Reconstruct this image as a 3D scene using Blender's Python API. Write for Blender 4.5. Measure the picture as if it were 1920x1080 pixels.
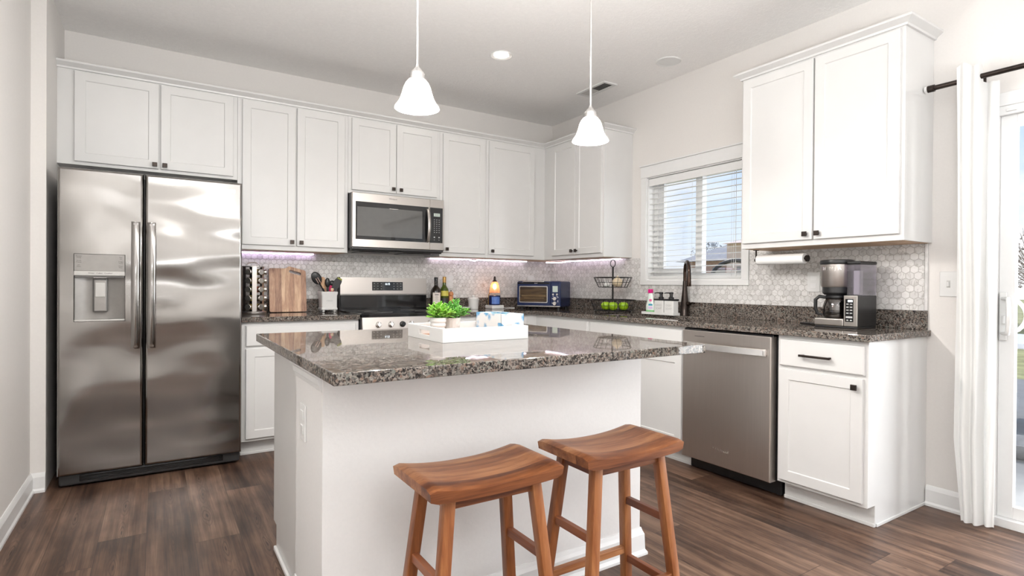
import bpy, bmesh, math, random
from mathutils import Vector, Matrix

for o in list(bpy.data.objects):
    bpy.data.objects.remove(o)
sc = bpy.context.scene
COL = sc.collection
PI = math.pi
R = math.radians
random.seed(7)

# ------------------------------------------------------------------ camera
cam_d = bpy.data.cameras.new('camera')
cam = bpy.data.objects.new('camera', cam_d)
COL.objects.link(cam)
cam_d.sensor_width = 36.0
cam_d.lens = 36.0 * 1041.84 / 1920.0
cam_d.clip_start = 0.02
cam_d.clip_end = 300
_yaw, _pit, _rol = R(32.5656), R(-0.2986), R(0.3889)
_F = Vector((math.sin(_yaw) * math.cos(_pit), math.cos(_yaw) * math.cos(_pit), math.sin(_pit)))
_Rt = Vector((math.cos(_yaw), -math.sin(_yaw), 0))
_U = _Rt.cross(_F)
_R2 = _Rt * math.cos(_rol) + _U * math.sin(_rol)
_U2 = _U * math.cos(_rol) - _Rt * math.sin(_rol)
_m = Matrix((_R2, _U2, -_F)).transposed().to_4x4()
_m.translation = Vector((-3.3999, -4.5787, 1.1337))
cam.matrix_world = _m
sc.camera = cam

# ------------------------------------------------------------------ view, world, lights
sc.view_settings.view_transform = 'Standard'
sc.view_settings.look = 'None'
sc.view_settings.gamma = 1.0
sc.view_settings.exposure = 0.06
sc.view_settings.use_curve_mapping = False

world = bpy.data.worlds.new('world')
sc.world = world
world.use_nodes = True
wt = world.node_tree
wt.nodes.clear()
_out = wt.nodes.new('ShaderNodeOutputWorld')
_bg = wt.nodes.new('ShaderNodeBackground')
_tc = wt.nodes.new('ShaderNodeTexCoord')
_sep = wt.nodes.new('ShaderNodeSeparateXYZ')
wt.links.new(_tc.outputs['Generated'], _sep.inputs[0])
_rmp = wt.nodes.new('ShaderNodeValToRGB')
_rmp.color_ramp.elements[0].position = 0.0
_rmp.color_ramp.elements[0].color = (0.90, 0.93, 0.97, 1)
_rmp.color_ramp.elements[1].position = 0.45
_rmp.color_ramp.elements[1].color = (0.34, 0.54, 0.95, 1)
_e = _rmp.color_ramp.elements.new(0.12); _e.color = (0.66, 0.80, 0.98, 1)
wt.links.new(_sep.outputs[2], _rmp.inputs[0])
_map = wt.nodes.new('ShaderNodeMapping')
_map.inputs['Scale'].default_value = (1.0, 1.0, 2.6)
wt.links.new(_tc.outputs['Generated'], _map.inputs[0])
_ns = wt.nodes.new('ShaderNodeTexNoise')
_ns.inputs['Scale'].default_value = 3.2
_ns.inputs['Detail'].default_value = 6
wt.links.new(_map.outputs[0], _ns.inputs['Vector'])
_cr = wt.nodes.new('ShaderNodeValToRGB')
_cr.color_ramp.elements[0].position = 0.48
_cr.color_ramp.elements[1].position = 0.62
wt.links.new(_ns.outputs[0], _cr.inputs[0])
_mx = wt.nodes.new('ShaderNodeMixRGB')
wt.links.new(_cr.outputs[0], _mx.inputs[0])
wt.links.new(_rmp.outputs[0], _mx.inputs[1])
_mx.inputs[2].default_value = (1.0, 1.0, 1.0, 1)
wt.links.new(_mx.outputs[0], _bg.inputs[0])
_bg.inputs[1].default_value = 1.1
wt.links.new(_bg.outputs[0], _out.inputs[0])


def area_light(name, loc, rot, sx, sy, energy, color, shape='RECTANGLE', spread=180):
    d = bpy.data.lights.new(name, 'AREA')
    d.shape = shape
    d.size = sx
    if shape in ('RECTANGLE', 'ELLIPSE'):
        d.size_y = sy
    d.energy = energy
    d.color = color
    d.spread = R(spread)
    o = bpy.data.objects.new(name, d)
    COL.objects.link(o)
    o.location = loc
    o.rotation_euler = rot
    return o


_sd = bpy.data.lights.new('sun', 'SUN')
_sd.energy = 2.4
_sd.angle = R(1.5)
_sd.color = (1.0, 0.97, 0.92)
_so = bpy.data.objects.new('sun', _sd)
COL.objects.link(_so)
_so.rotation_euler = Vector((-0.40, -0.62, -1.15)).to_track_quat('-Z', 'Y').to_euler()
WARM = (1.0, 0.975, 0.94)
DAY = (0.95, 0.98, 1.0)
# daylight through the patio door, and an added fill light behind the camera
area_light('patio_daylight', (1.3, -4.85, 1.35), (0, R(90), 0), 2.2, 2.0, 210, DAY)
area_light('rear_fill_light', (-0.75, -7.9, 1.45), (R(90 + 15), 0, 0), 2.0, 1.5, 8, DAY)
# upward fill lights without a lamp body, added out of view to brighten the ceiling
area_light('ceiling_fill_light', (-2.5, -6.3, 1.05), (R(180), 0, 0), 2.2, 2.0, 120, DAY)
area_light('ceiling_fill_light', (-3.2, -4.95, 1.0), (R(180), 0, 0), 0.8, 0.8, 55, DAY)
# unseen disk lights added at ceiling height to fill the room's left side
for _x, _y, _s, _w in ((-3.5, -2.75, 0.22, 13), (-3.1, -4.7, 0.30, 9), (-2.9, -6.2, 0.30, 12)):
    area_light('overhead_fill_light', (_x, _y, 2.745), (0, 0, 0), _s, _s, _w, WARM, 'DISK')

# ------------------------------------------------------------------ materials


class NT:
    def __init__(self, name):
        self.m = bpy.data.materials.new(name)
        self.m.use_nodes = True
        self.t = self.m.node_tree
        self.b = self.t.nodes.get('Principled BSDF')
        self.o = self.t.nodes.get('Material Output')

    def n(self, kind, **kw):
        nd = self.t.nodes.new(kind)
        for k, v in kw.items():
            setattr(nd, k, v)
        return nd

    def put(self, sock, v):
        if isinstance(v, bpy.types.NodeSocket):
            self.t.links.new(v, sock)
        elif v is not None:
            sock.default_value = v

    def math(self, op, a, b=None, c=None, clamp=False):
        nd = self.n('ShaderNodeMath', operation=op, use_clamp=clamp)
        self.put(nd.inputs[0], a)
        self.put(nd.inputs[1], b)
        self.put(nd.inputs[2], c)
        return nd.outputs[0]

    def vmath(self, op, a, b=None, out=0):
        nd = self.n('ShaderNodeVectorMath', operation=op)
        self.put(nd.inputs[0], a)
        self.put(nd.inputs[1], b)
        return nd.outputs[out]

    def pos(self):
        return self.n('ShaderNodeNewGeometry').outputs['Position']

    def obj(self):
        return self.n('ShaderNodeTexCoord').outputs['Object']

    def sep(self, v):
        nd = self.n('ShaderNodeSeparateXYZ')
        self.put(nd.inputs[0], v)
        return nd.outputs

    def comb(self, x, y, z):
        nd = self.n('ShaderNodeCombineXYZ')
        self.put(nd.inputs[0], x); self.put(nd.inputs[1], y); self.put(nd.inputs[2], z)
        return nd.outputs[0]

    def noise(self, v, scale, detail=3, rough=0.5, dist=0.0):
        nd = self.n('ShaderNodeTexNoise')
        self.put(nd.inputs['Vector'], v)
        nd.inputs['Scale'].default_value = scale
        nd.inputs['Detail'].default_value = detail
        nd.inputs['Roughness'].default_value = rough
        nd.inputs['Distortion'].default_value = dist
        return nd.outputs[0]

    def white(self, v):
        nd = self.n('ShaderNodeTexWhiteNoise', noise_dimensions='3D')
        self.put(nd.inputs['Vector'], v)
        return nd.outputs['Value']

    def scale(self, v, s):
        nd = self.n('ShaderNodeMapping')
        self.put(nd.inputs[0], v)
        nd.inputs['Scale'].default_value = s
        return nd.outputs[0]

    def ramp(self, f, stops, interp='LINEAR'):
        nd = self.n('ShaderNodeValToRGB')
        nd.color_ramp.interpolation = interp
        el = nd.color_ramp.elements
        while len(el) < len(stops):
            el.new(0.5)
        for e, (p, c) in zip(el, stops):
            e.position = p
            e.color = (c[0], c[1], c[2], 1) if not isinstance(c, (int, float)) else (c, c, c, 1)
        self.put(nd.inputs[0], f)
        return nd.outputs[0]

    def mix(self, f, a, b, mode='MIX'):
        nd = self.n('ShaderNodeMixRGB', blend_type=mode)
        self.put(nd.inputs[0], f)
        self.put(nd.inputs[1], a if isinstance(a, bpy.types.NodeSocket) else (*a, 1))
        self.put(nd.inputs[2], b if isinstance(b, bpy.types.NodeSocket) else (*b, 1))
        return nd.outputs[0]

    def bump(self, h, strength=0.2, dist=0.01):
        nd = self.n('ShaderNodeBump')
        nd.inputs['Strength'].default_value = strength
        nd.inputs['Distance'].default_value = dist
        self.put(nd.inputs['Height'], h)
        self.t.links.new(nd.outputs[0], self.b.inputs['Normal'])

    def base(self, col=None, rough=None, metal=None, spec=None):
        if col is not None:
            self.put(self.b.inputs['Base Color'], col if isinstance(col, bpy.types.NodeSocket) else (*col, 1))
        if rough is not None:
            self.put(self.b.inputs['Roughness'], rough)
        if metal is not None:
            self.b.inputs['Metallic'].default_value = metal
        if spec is not None:
            self.b.inputs['Specular IOR Level'].default_value = spec
        return self


def plain(name, col, rough=0.5, metal=0.0, var=0.04, scale=30.0, coat=0.0, spec=None):
    n = NT(name)
    f = n.noise(n.obj(), scale, 3)
    lo = tuple(c * (1 - var) for c in col)
    hi = tuple(min(1, c * (1 + var)) for c in col)
    n.base(n.ramp(f, [(0.3, lo), (0.7, hi)]), rough, metal, spec)
    n.b.inputs['Coat Weight'].default_value = coat
    return n.m


def emis(name, col, strength, base=(0.8, 0.8, 0.8)):
    n = NT(name)
    n.base(base, 0.4)
    n.b.inputs['Emission Color'].default_value = (*col, 1)
    n.b.inputs['Emission Strength'].default_value = strength
    return n.m


def steel(name, col=(0.60, 0.575, 0.55), rough=0.28, brush=(1, 1, 120), waves=0.0, bstr=0.03, aniso=0.0):
    n = NT(name)
    v = n.obj()
    f = n.noise(n.scale(v, brush), 4.0, 4)
    n.base(n.ramp(f, [(0.3, tuple(c * 0.98 for c in col)), (0.7, tuple(c * 1.02 for c in col))]), None, 1.0)
    n.put(n.b.inputs['Roughness'], n.math('MULTIPLY_ADD', f, 0.04, rough - 0.02))
    if waves:
        w = n.noise(n.scale(v, (1.0, 1.0, 2.2)), 1.7, 1.0, 0.3)
        n.bump(w, waves, 0.05)
    else:
        n.bump(f, bstr, 0.002)
    return n.m


def granite(name):
    n = NT(name)
    p = n.pos()
    v1 = n.n('ShaderNodeTexVoronoi'); v1.inputs['Scale'].default_value = 115
    d = n.vmath('ADD', p, n.vmath('SCALE', n.n('ShaderNodeTexNoise').outputs[1], None))
    n.put(v1.inputs['Vector'], p)
    s1 = n.sep(v1.outputs['Color'])[0]
    v2 = n.n('ShaderNodeTexVoronoi'); v2.inputs['Scale'].default_value = 210
    n.put(v2.inputs['Vector'], p)
    s2 = n.sep(v2.outputs['Color'])[1]
    f = n.noise(p, 60, 4, 0.6, 1.5)
    c1 = n.ramp(s1, [(0.0, (0.012, 0.011, 0.011)), (0.20, (0.030, 0.026, 0.024)), (0.36, (0.085, 0.070, 0.060)), (0.50, (0.19, 0.165, 0.145)),
                     (0.62, (0.17, 0.175, 0.155)), (0.76, (0.25, 0.225, 0.20)), (0.88, (0.19, 0.115, 0.082)), (1.0, (0.36, 0.345, 0.32))])
    c2 = n.ramp(s2, [(0.0, (0.010, 0.010, 0.010)), (0.38, (0.050, 0.043, 0.040)), (0.62, (0.19, 0.16, 0.14)), (0.85, (0.27, 0.24, 0.21)), (1.0, (0.23, 0.15, 0.11))])
    k = n.ramp(f, [(0.42, 0.0), (0.58, 1.0)])
    c = n.mix(k, c1, c2)
    big = n.noise(p, 6, 3)
    c = n.mix(n.ramp(big, [(0.4, 0.0), (0.75, 0.35)]), c, (0.045, 0.038, 0.036))
    n.base(c, 0.025, 0.0, 0.27)
    return n.m


def hexmarble(name, back=True):
    """White marble mosaic of pointy-topped hexagons, 4 cm across the flats, laid in the wall plane."""
    n = NT(name)
    s = n.sep(n.pos())
    W = 0.0395
    u = n.math('DIVIDE', s[0] if back else s[1], W)
    w = n.math('DIVIDE', s[2], W)
    q = math.sqrt(3)

    def cell(du, dw):
        a = n.math('SUBTRACT', n.math('FLOORED_MODULO', n.math('ADD', u, du), 1.0), 0.5)
        b = n.math('SUBTRACT', n.math('FLOORED_MODULO', n.math('ADD', w, dw), q), q / 2)
        return a, b
    a1, b1 = cell(0.0, 0.0)
    a2, b2 = cell(0.5, q / 2)
    d1 = n.math('ADD', n.math('MULTIPLY', a1, a1), n.math('MULTIPLY', b1, b1))
    d2 = n.math('ADD', n.math('MULTIPLY', a2, a2), n.math('MULTIPLY', b2, b2))
    k = n.math('LESS_THAN', d1, d2)
    ik = n.math('SUBTRACT', 1.0, k)
    a = n.math('ADD', n.math('MULTIPLY', k, a1), n.math('MULTIPLY', ik, a2))
    b = n.math('ADD', n.math('MULTIPLY', k, b1), n.math('MULTIPLY', ik, b2))
    idu = n.math('SUBTRACT', u, a)
    idw = n.math('SUBTRACT', w, b)
    aa = n.math('ABSOLUTE', a)
    bb = n.math('ABSOLUTE', b)
    h = n.math('MAXIMUM', aa, n.math('ADD', n.math('MULTIPLY', aa, 0.5), n.math('MULTIPLY', bb, q / 2)))
    rnd = n.white(n.comb(n.math('ROUND', n.math('MULTIPLY', idu, 2.0)), n.math('ROUND', n.math('MULTIPLY', idw, 4.0)), 3.0))
    off = n.math('MULTIPLY', rnd, 7.0)
    vein = n.noise(n.comb(n.math('ADD', u, off), n.math('ADD', w, off), off), 0.9, 6, 0.62, 1.8)
    tone = n.ramp(rnd, [(0.0, (0.66, 0.655, 0.645)), (0.55, (0.77, 0.765, 0.755)), (1.0, (0.83, 0.825, 0.815))])
    vc = n.ramp(vein, [(0.30, (0.50, 0.48, 0.46)), (0.46, (0.88, 0.87, 0.86)), (1.0, (1, 1, 1))])
    tile = n.mix(1.0, tone, vc, 'MULTIPLY')
    g = n.ramp(h, [(0.452, 0.0), (0.475, 1.0)])
    n.base(n.mix(g, tile, (0.42, 0.40, 0.38)), None)
    n.put(n.b.inputs['Roughness'], n.math('MULTIPLY_ADD', g, 0.4, 0.22))
    hb = n.ramp(h, [(0.42, 1.0), (0.48, 0.0)])
    n.bump(hb, 0.35, 0.002)
    return n.m


def plankfloor(name):
    n = NT(name)
    s = n.sep(n.pos())
    W = 0.1785
    px = n.math('DIVIDE', n.math('ADD', s[0], 3.794), W)
    ix = n.math('FLOOR', px)
    fx = n.math('SUBTRACT', px, ix)
    sh = n.math('MULTIPLY', n.white(n.comb(ix, 0.0, 1.5)), 1.22)
    py = n.math('DIVIDE', n.math('ADD', s[1], sh), 1.22)
    iy = n.math('FLOOR', py)
    fy = n.math('SUBTRACT', py, iy)
    r1 = n.white(n.comb(ix, iy, 2.0))
    r2 = n.white(n.comb(ix, iy, 9.0))
    o = n.math('MULTIPLY', r1, 31.0)
    # fine long streaks, broad tone bands, and knot rings drawn out along each board
    fine = n.noise(n.comb(n.math('MULTIPLY', s[0], 210.0), n.math('MULTIPLY', s[1], 4.0), o), 1.0, 4, 0.62)
    med = n.noise(n.comb(n.math('MULTIPLY', s[0], 34.0), n.math('MULTIPLY', s[1], 1.3), o), 1.0, 3, 0.55)
    big = n.noise(n.comb(n.math('MULTIPLY', s[0], 9.0), n.math('MULTIPLY', s[1], 3.0), o), 1.0, 3, 0.6)
    wob = n.noise(n.comb(n.math('MULTIPLY', s[0], 16.0), n.math('MULTIPLY', s[1], 3.2), o), 1.0, 2)
    yk = n.math('ADD', n.math('DIVIDE', s[1], 0.30), n.math('MULTIPLY', r1, 17.0))
    iyk = n.math('FLOOR', yk)
    rk = n.white(n.comb(ix, iyk, 4.0))
    kb = n.math('SUBTRACT', n.math('SUBTRACT', yk, iyk), n.math('MULTIPLY_ADD', rk, 0.3, 0.35))
    ka = n.math('SUBTRACT', fx, n.math('MULTIPLY_ADD', r2, 0.36, 0.32))
    ka = n.math('ADD', ka, n.math('MULTIPLY', n.math('SUBTRACT', wob, 0.5), 0.22))
    ka2 = n.math('MULTIPLY', ka, 3.9)
    kb2 = n.math('MULTIPLY', kb, 1.2)
    dk = n.math('SQRT', n.math('ADD', n.math('MULTIPLY', ka2, ka2), n.math('MULTIPLY', n.math('ABSOLUTE', kb2), n.math('ABSOLUTE', kb2))))
    dk = n.math('ADD', dk, n.math('MULTIPLY', n.math('ABSOLUTE', ka2), 0.35))
    ring = n.math('POWER', n.math('MAXIMUM', n.math('SINE', n.math('MULTIPLY', dk, 26.0)), 0.0), 1.6)
    fade = n.ramp(dk, [(0.10, 1.0), (0.95, 0.0)])
    on_ = n.math('GREATER_THAN', rk, 0.30)
    rings = n.math('MULTIPLY', n.math('MULTIPLY', ring, fade), on_)
    core = n.math('MULTIPLY', n.ramp(dk, [(0.05, 1.0), (0.16, 0.0)]), on_)
    v = n.math('ADD', n.math('MULTIPLY', med, 0.42), n.math('MULTIPLY', fine, 0.30))
    v = n.math('ADD', v, n.math('MULTIPLY', big, 0.36))
    v = n.math('ADD', v, n.math('MULTIPLY', n.math('SUBTRACT', r1, 0.5), 0.10))
    c = n.ramp(v, [(0.40, (0.028, 0.0145, 0.0100)), (0.50, (0.076, 0.041, 0.027)), (0.60, (0.142, 0.083, 0.055)), (0.74, (0.27, 0.172, 0.118))])
    c = n.mix(n.math('MULTIPLY', rings, 0.8), c, (0.030, 0.015, 0.011))
    c = n.mix(n.math('MULTIPLY', core, 0.6), c, (0.026, 0.013, 0.010))
    e1 = n.math('LESS_THAN', fx, 0.010)
    e2 = n.math('LESS_THAN', fy, 0.0022)
    sm = n.math('MAXIMUM', e1, e2)
    c = n.mix(n.math('MULTIPLY', sm, 0.8), c, (0.02, 0.012, 0.009))
    n.base(c, None, None, 0.32)
    n.put(n.b.inputs['Roughness'], n.math('MULTIPLY_ADD', fine, 0.18, 0.30))
    n.bump(n.math('SUBTRACT', n.math('MULTIPLY', fine, 0.3), sm), 0.10, 0.002)
    return n.m


def wood(name, lo, mid, hi, axis='x', rough=0.38, strips=0.0, scale=1.0, svar=0.22, warp=0.8):
    n = NT(name)
    v = n.obj()
    rnd = n.n('ShaderNodeObjectInfo').outputs['Random']
    s = n.sep(v)
    L, A, B = {'x': (0, 1, 2), 'y': (1, 0, 2), 'z': (2, 0, 1)}[axis]
    o = n.math('MULTIPLY', rnd, 13.0)
    if strips:
        st = n.white(n.comb(n.math('FLOOR', n.math('DIVIDE', s[A], strips)), 1.0, 5.0))
    else:
        st = rnd
    o2 = n.math('ADD', o, n.math('MULTIPLY', st, 5.0))
    vv = n.comb(n.math('MULTIPLY', s[L], 2.2 * scale), n.math('MULTIPLY', s[A], 26.0 * scale), n.math('MULTIPLY_ADD', s[B], 26.0 * scale, o2))
    f = n.noise(vv, 1.0, 4, 0.6, warp)
    g = n.noise(n.comb(n.math('MULTIPLY', s[L], 9.0), n.math('MULTIPLY', s[A], 260.0), n.math('MULTIPLY', s[B], 260.0)), 1.0, 2)
    t = n.math('ADD', n.math('MULTIPLY', f, 0.8), n.math('MULTIPLY', g, 0.2))
    t = n.math('ADD', t, n.math('MULTIPLY', n.math('SUBTRACT', st, 0.5), svar))
    n.base(n.ramp(t, [(0.30, lo), (0.50, mid), (0.72, hi)]), rough)
    n.bump(g, 0.05, 0.001)
    return n.m


def glass(name, tint=(1, 1, 1), refl=0.06, rough=0.0):
    n = NT(name)
    tr = n.n('ShaderNodeBsdfTransparent'); tr.inputs[0].default_value = (*tint, 1)
    gl = n.n('ShaderNodeBsdfGlossy'); gl.inputs['Roughness'].default_value = rough
    lw = n.n('ShaderNodeLayerWeight'); lw.inputs[0].default_value = 0.35
    f = n.math('MULTIPLY_ADD', lw.outputs['Fresnel'], 0.5 if refl > 0.05 else 0.15, refl, clamp=True)
    mx = n.n('ShaderNodeMixShader')
    n.put(mx.inputs[0], f)
    n.t.links.new(tr.outputs[0], mx.inputs[1]); n.t.links.new(gl.outputs[0], mx.inputs[2])
    n.t.links.new(mx.outputs[0], n.o.inputs[0])
    return n.m


def translucent(name, col, f=0.4, rough=0.6):
    n = NT(name)
    n.base(col, rough)
    tl = n.n('ShaderNodeBsdfTranslucent'); tl.inputs[0].default_value = (*col, 1)
    mx = n.n('ShaderNodeMixShader'); mx.inputs[0].default_value = f
    n.t.links.new(n.b.outputs[0], mx.inputs[1]); n.t.links.new(tl.outputs[0], mx.inputs[2])
    n.t.links.new(mx.outputs[0], n.o.inputs[0])
    return n.m


def frosted(name, col, clear=0.35):
    n = NT(name)
    n.base(col, 0.25)
    tl = n.n('ShaderNodeBsdfTranslucent'); tl.inputs[0].default_value = (*col, 1)
    tr = n.n('ShaderNodeBsdfTransparent'); tr.inputs[0].default_value = (1, 1, 1, 1)
    m1 = n.n('ShaderNodeMixShader'); m1.inputs[0].default_value = 0.5
    m2 = n.n('ShaderNodeMixShader'); m2.inputs[0].default_value = clear
    n.t.links.new(n.b.outputs[0], m1.inputs[1]); n.t.links.new(tl.outputs[0], m1.inputs[2])
    n.t.links.new(m1.outputs[0], m2.inputs[1]); n.t.links.new(tr.outputs[0], m2.inputs[2])
    n.t.links.new(m2.outputs[0], n.o.inputs[0])
    return n.m


def wallpaint(name, col, bs=0.05):
    n = NT(name)
    f = n.noise(n.pos(), 90, 4)
    n.base(n.ramp(f, [(0.3, tuple(c * .985 for c in col)), (0.7, tuple(min(1, c * 1.01) for c in col))]), 0.65)
    n.bump(f, bs, 0.003)
    return n.m


def ceilpaint(name, col):
    n = NT(name)
    f = n.noise(n.pos(), 38, 4, 0.6, 1.2)
    n.base(n.ramp(f, [(0.35, tuple(c * .97 for c in col)), (0.65, tuple(min(1, c * 1.01) for c in col))]), 0.8)
    n.bump(n.ramp(f, [(0.45, 0.0), (0.6, 1.0)]), 0.25, 0.004)
    return n.m


M = {}
M['wall'] = wallpaint('wall_paint', (0.72, 0.695, 0.67))
M['ceil'] = ceilpaint('ceiling_paint', (0.89, 0.875, 0.86))
M['trim'] = plain('white_trim_paint', (0.74, 0.74, 0.735), 0.35, var=0.01)
M['cab'] = plain('white_cabinet_paint', (0.66, 0.655, 0.645), 0.32, var=0.012, scale=8)
M['shade_wall'] = wallpaint('island_wall_paint', (0.70, 0.69, 0.68), 0.12)
M['floor'] = plankfloor('dark_plank_floor')
M['granite'] = granite('speckled_granite')
M['tileb'] = hexmarble('hex_marble_back', True)
M['tiler'] = hexmarble('hex_marble_right', False)
M['pencil'] = plain('marble_pencil', (0.62, 0.61, 0.60), 0.25, var=0.2, scale=20)
M['steel'] = steel('brushed_steel', (0.47, 0.44, 0.415), 0.33)
M['fsteel'] = steel('fridge_steel', (0.31, 0.297, 0.284), 0.15, (120, 120, 1.0), waves=0.8)
M['dsteel'] = steel('dishwasher_steel', (0.66, 0.61, 0.57), 0.33, (40, 40, 1.0), bstr=0.015)
M['chrome'] = plain('chrome', (0.75, 0.74, 0.73), 0.12, 1.0, 0.02)
M['nickel'] = plain('brushed_nickel', (0.72, 0.71, 0.70), 0.25, 1.0, 0.03)
M['bronze'] = plain('dark_bronze', (0.035, 0.026, 0.022), 0.30, 0.7, 0.3)
M['bronze2'] = plain('oil_bronze', (0.055, 0.036, 0.028), 0.22, 0.85, 0.4, 14)
M['black'] = plain('black_plastic', (0.012, 0.012, 0.013), 0.35, 0, 0.2)
M['blackgloss'] = plain('black_gloss', (0.008, 0.008, 0.009), 0.05, 0, 0.1)
M['dark'] = plain('dark_grey_enamel', (0.03, 0.03, 0.031), 0.4, 0, 0.1)
M['greypl'] = plain('grey_plastic', (0.30, 0.285, 0.27), 0.35, 0.3, 0.04)
M['greydk'] = plain('grey_plastic_dark', (0.13, 0.125, 0.12), 0.4, 0.2, 0.04)
M['greylt'] = plain('grey_plastic_light', (0.50, 0.49, 0.47), 0.3, 0.2, 0.04)
M['white'] = plain('white_plastic', (0.70, 0.70, 0.69), 0.3, 0, 0.01)
M['ceramic'] = plain('white_ceramic', (0.72, 0.715, 0.70), 0.18, 0, 0.02)
M['ink'] = plain('grey_ink', (0.06, 0.055, 0.05), 0.5)
M['inkw'] = plain('white_ink', (0.8, 0.8, 0.8), 0.5)
M['inkg'] = plain('pale_grey_ink', (0.45, 0.45, 0.44), 0.5)
M['stool'] = wood('acacia_stool', (0.080, 0.021, 0.007), (0.22, 0.074, 0.024), (0.42, 0.19, 0.078), 'x', 0.42, strips=0.071, svar=0.42, warp=0.25)
M['stoolz'] = wood('acacia_leg', (0.11, 0.032, 0.010), (0.23, 0.076, 0.024), (0.36, 0.150, 0.055), 'z', 0.38, warp=0.3)
M['stooly'] = wood('acacia_rung', (0.09, 0.022, 0.008), (0.18, 0.050, 0.017), (0.28, 0.095, 0.036), 'y', 0.38, warp=0.3)
M['board'] = wood('acacia_board', (0.20, 0.085, 0.042), (0.42, 0.22, 0.125), (0.70, 0.47, 0.29), 'z', 0.42, strips=0.047, svar=0.50)
M['ply'] = wood('plain_birch_underside', (0.50, 0.32, 0.18), (0.62, 0.42, 0.26), (0.72, 0.52, 0.35), 'x', 0.5)
M['traywood'] = wood('tray_floor_wood', (0.18, 0.08, 0.045), (0.33, 0.16, 0.09), (0.45, 0.25, 0.15), 'x', 0.5)
M['spoonwood'] = wood('spoon_wood', (0.36, 0.17, 0.09), (0.50, 0.28, 0.15), (0.66, 0.45, 0.28), 'z', 0.5)
M['millwood'] = wood('mill_wood', (0.42, 0.15, 0.05), (0.58, 0.24, 0.09), (0.66, 0.33, 0.15), 'z', 0.35)
M['glass'] = glass('window_glass', (1, 1, 1), 0.015)
M['clear'] = glass('clear_glass', (0.94, 0.95, 0.95), 0.08)
M['tank'] = glass('smoky_plastic', (0.84, 0.82, 0.87), 0.10, 0.1)
M['carafe'] = glass('carafe_glass', (0.42, 0.34, 0.28), 0.10)
M['amber'] = frosted('amber_glass', (0.88, 0.52, 0.32), 0.45)
M['curtain'] = translucent('curtain_cloth', (0.88, 0.88, 0.87), 0.35, 0.8)
M['blind'] = translucent('blind_vinyl', (0.94, 0.94, 0.93), 0.6, 0.4)
M['shade'] = frosted('frosted_glass_shade', (0.92, 0.90, 0.88), 0.60)
M['bulb'] = emis('lamp_bulb_glow', (1.0, 0.96, 0.915), 900.0)
M['down'] = emis('downlight_glow', (1.0, 0.92, 0.82), 90.0)
M['led'] = emis('led_lilac_glow', (0.80, 0.62, 1.0), 6.0)
M['ledw'] = emis('led_white_glow', (0.86, 0.78, 1.0), 9.0)
M['fil'] = emis('filament_glow', (1.0, 0.62, 0.34), 26.0)
M['clock'] = emis('clock_digits_glow', (0.75, 0.90, 1.0), 2.5)
M['lcd'] = emis('lcd_glow', (0.55, 0.62, 0.55), 0.35, (0.3, 0.34, 0.30))
M['navy'] = plain('navy_enamel', (0.012, 0.024, 0.085), 0.25, 0.1, 0.1)
M['navyjar'] = plain('navy_glass', (0.014, 0.02, 0.09), 0.10, 0, 0.2)
M['bluelabel'] = plain('blue_label', (0.10, 0.20, 0.55), 0.4, 0, 0.2, 60)
M['red'] = plain('red_silicone', (0.42, 0.025, 0.03), 0.4)
M['crimson'] = plain('crimson_plastic', (0.55, 0.02, 0.11), 0.35)
M['pink'] = plain('magenta_cap', (0.72, 0.01, 0.22), 0.35)
M['olive'] = plain('olive_plastic', (0.28, 0.30, 0.06), 0.4)
M['oilglass'] = plain('dark_bottle_glass', (0.018, 0.014, 0.010), 0.06, 0, 0.2)
M['greenglass'] = plain('green_bottle_glass', (0.06, 0.085, 0.012), 0.06, 0, 0.2)
M['gold'] = plain('gold_foil', (0.50, 0.30, 0.10), 0.35, 0.6)
M['paper'] = plain('cream_label_paper', (0.72, 0.66, 0.60), 0.7, 0, 0.05)
M['yellowlabel'] = plain('yellow_label', (0.62, 0.55, 0.10), 0.5)
M['towel'] = plain('paper_towel', (0.86, 0.86, 0.85), 0.9, 0, 0.02, 120)
M['wire'] = plain('black_wire', (0.014, 0.013, 0.013), 0.4, 0.5)
M['apple'] = plain('green_apple', (0.30, 0.50, 0.015), 0.25, 0, 0.25, 18)
M['onion'] = plain('pale_onion', (0.66, 0.54, 0.38), 0.4, 0, 0.12, 24)
M['soapgreen'] = plain('green_soap', (0.25, 0.62, 0.25), 0.2, 0, 0.1)
M['soapclear'] = plain('pale_soap_plastic', (0.72, 0.80, 0.74), 0.15, 0, 0.05)
M['tealbl'] = plain('teal_label', (0.03, 0.30, 0.45), 0.4)
M['pinklbl'] = plain('pink_label', (0.75, 0.16, 0.34), 0.4)
M['lilaclbl'] = plain('lilac_label', (0.68, 0.50, 0.74), 0.4)
M['soil'] = plain('potting_soil', (0.07, 0.04, 0.025), 0.9, 0, 0.4, 90)
M['leaf'] = plain('succulent_leaf', (0.17, 0.38, 0.04), 0.32, 0, 0.6, 40)
M['leaf2'] = plain('succulent_leaf_dark', (0.10, 0.29, 0.045), 0.32, 0, 0.6, 40)
M['satin'] = plain('satin_bar', (0.86, 0.85, 0.84), 0.38, 1.0, 0.02)
M['sink'] = steel('sink_steel', (0.62, 0.61, 0.60), 0.25)
M['lid'] = plain('spice_lid_steel', (0.62, 0.58, 0.54), 0.22, 1.0, 0.1)
M['lawn'] = plain('winter_lawn', (0.34, 0.33, 0.15), 0.9, 0, 0.3, 3)
M['concrete'] = plain('patio_concrete', (0.24, 0.24, 0.235), 0.85, 0, 0.08, 6)
M['siding'] = plain('peach_siding', (0.74, 0.58, 0.52), 0.7, 0, 0.05, 2)
M['roof'] = plain('grey_roof_shingle', (0.30, 0.30, 0.32), 0.8, 0, 0.15, 8)
M['bark'] = plain('bare_twigs', (0.26, 0.19, 0.14), 0.9, 0, 0.3, 5)
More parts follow.
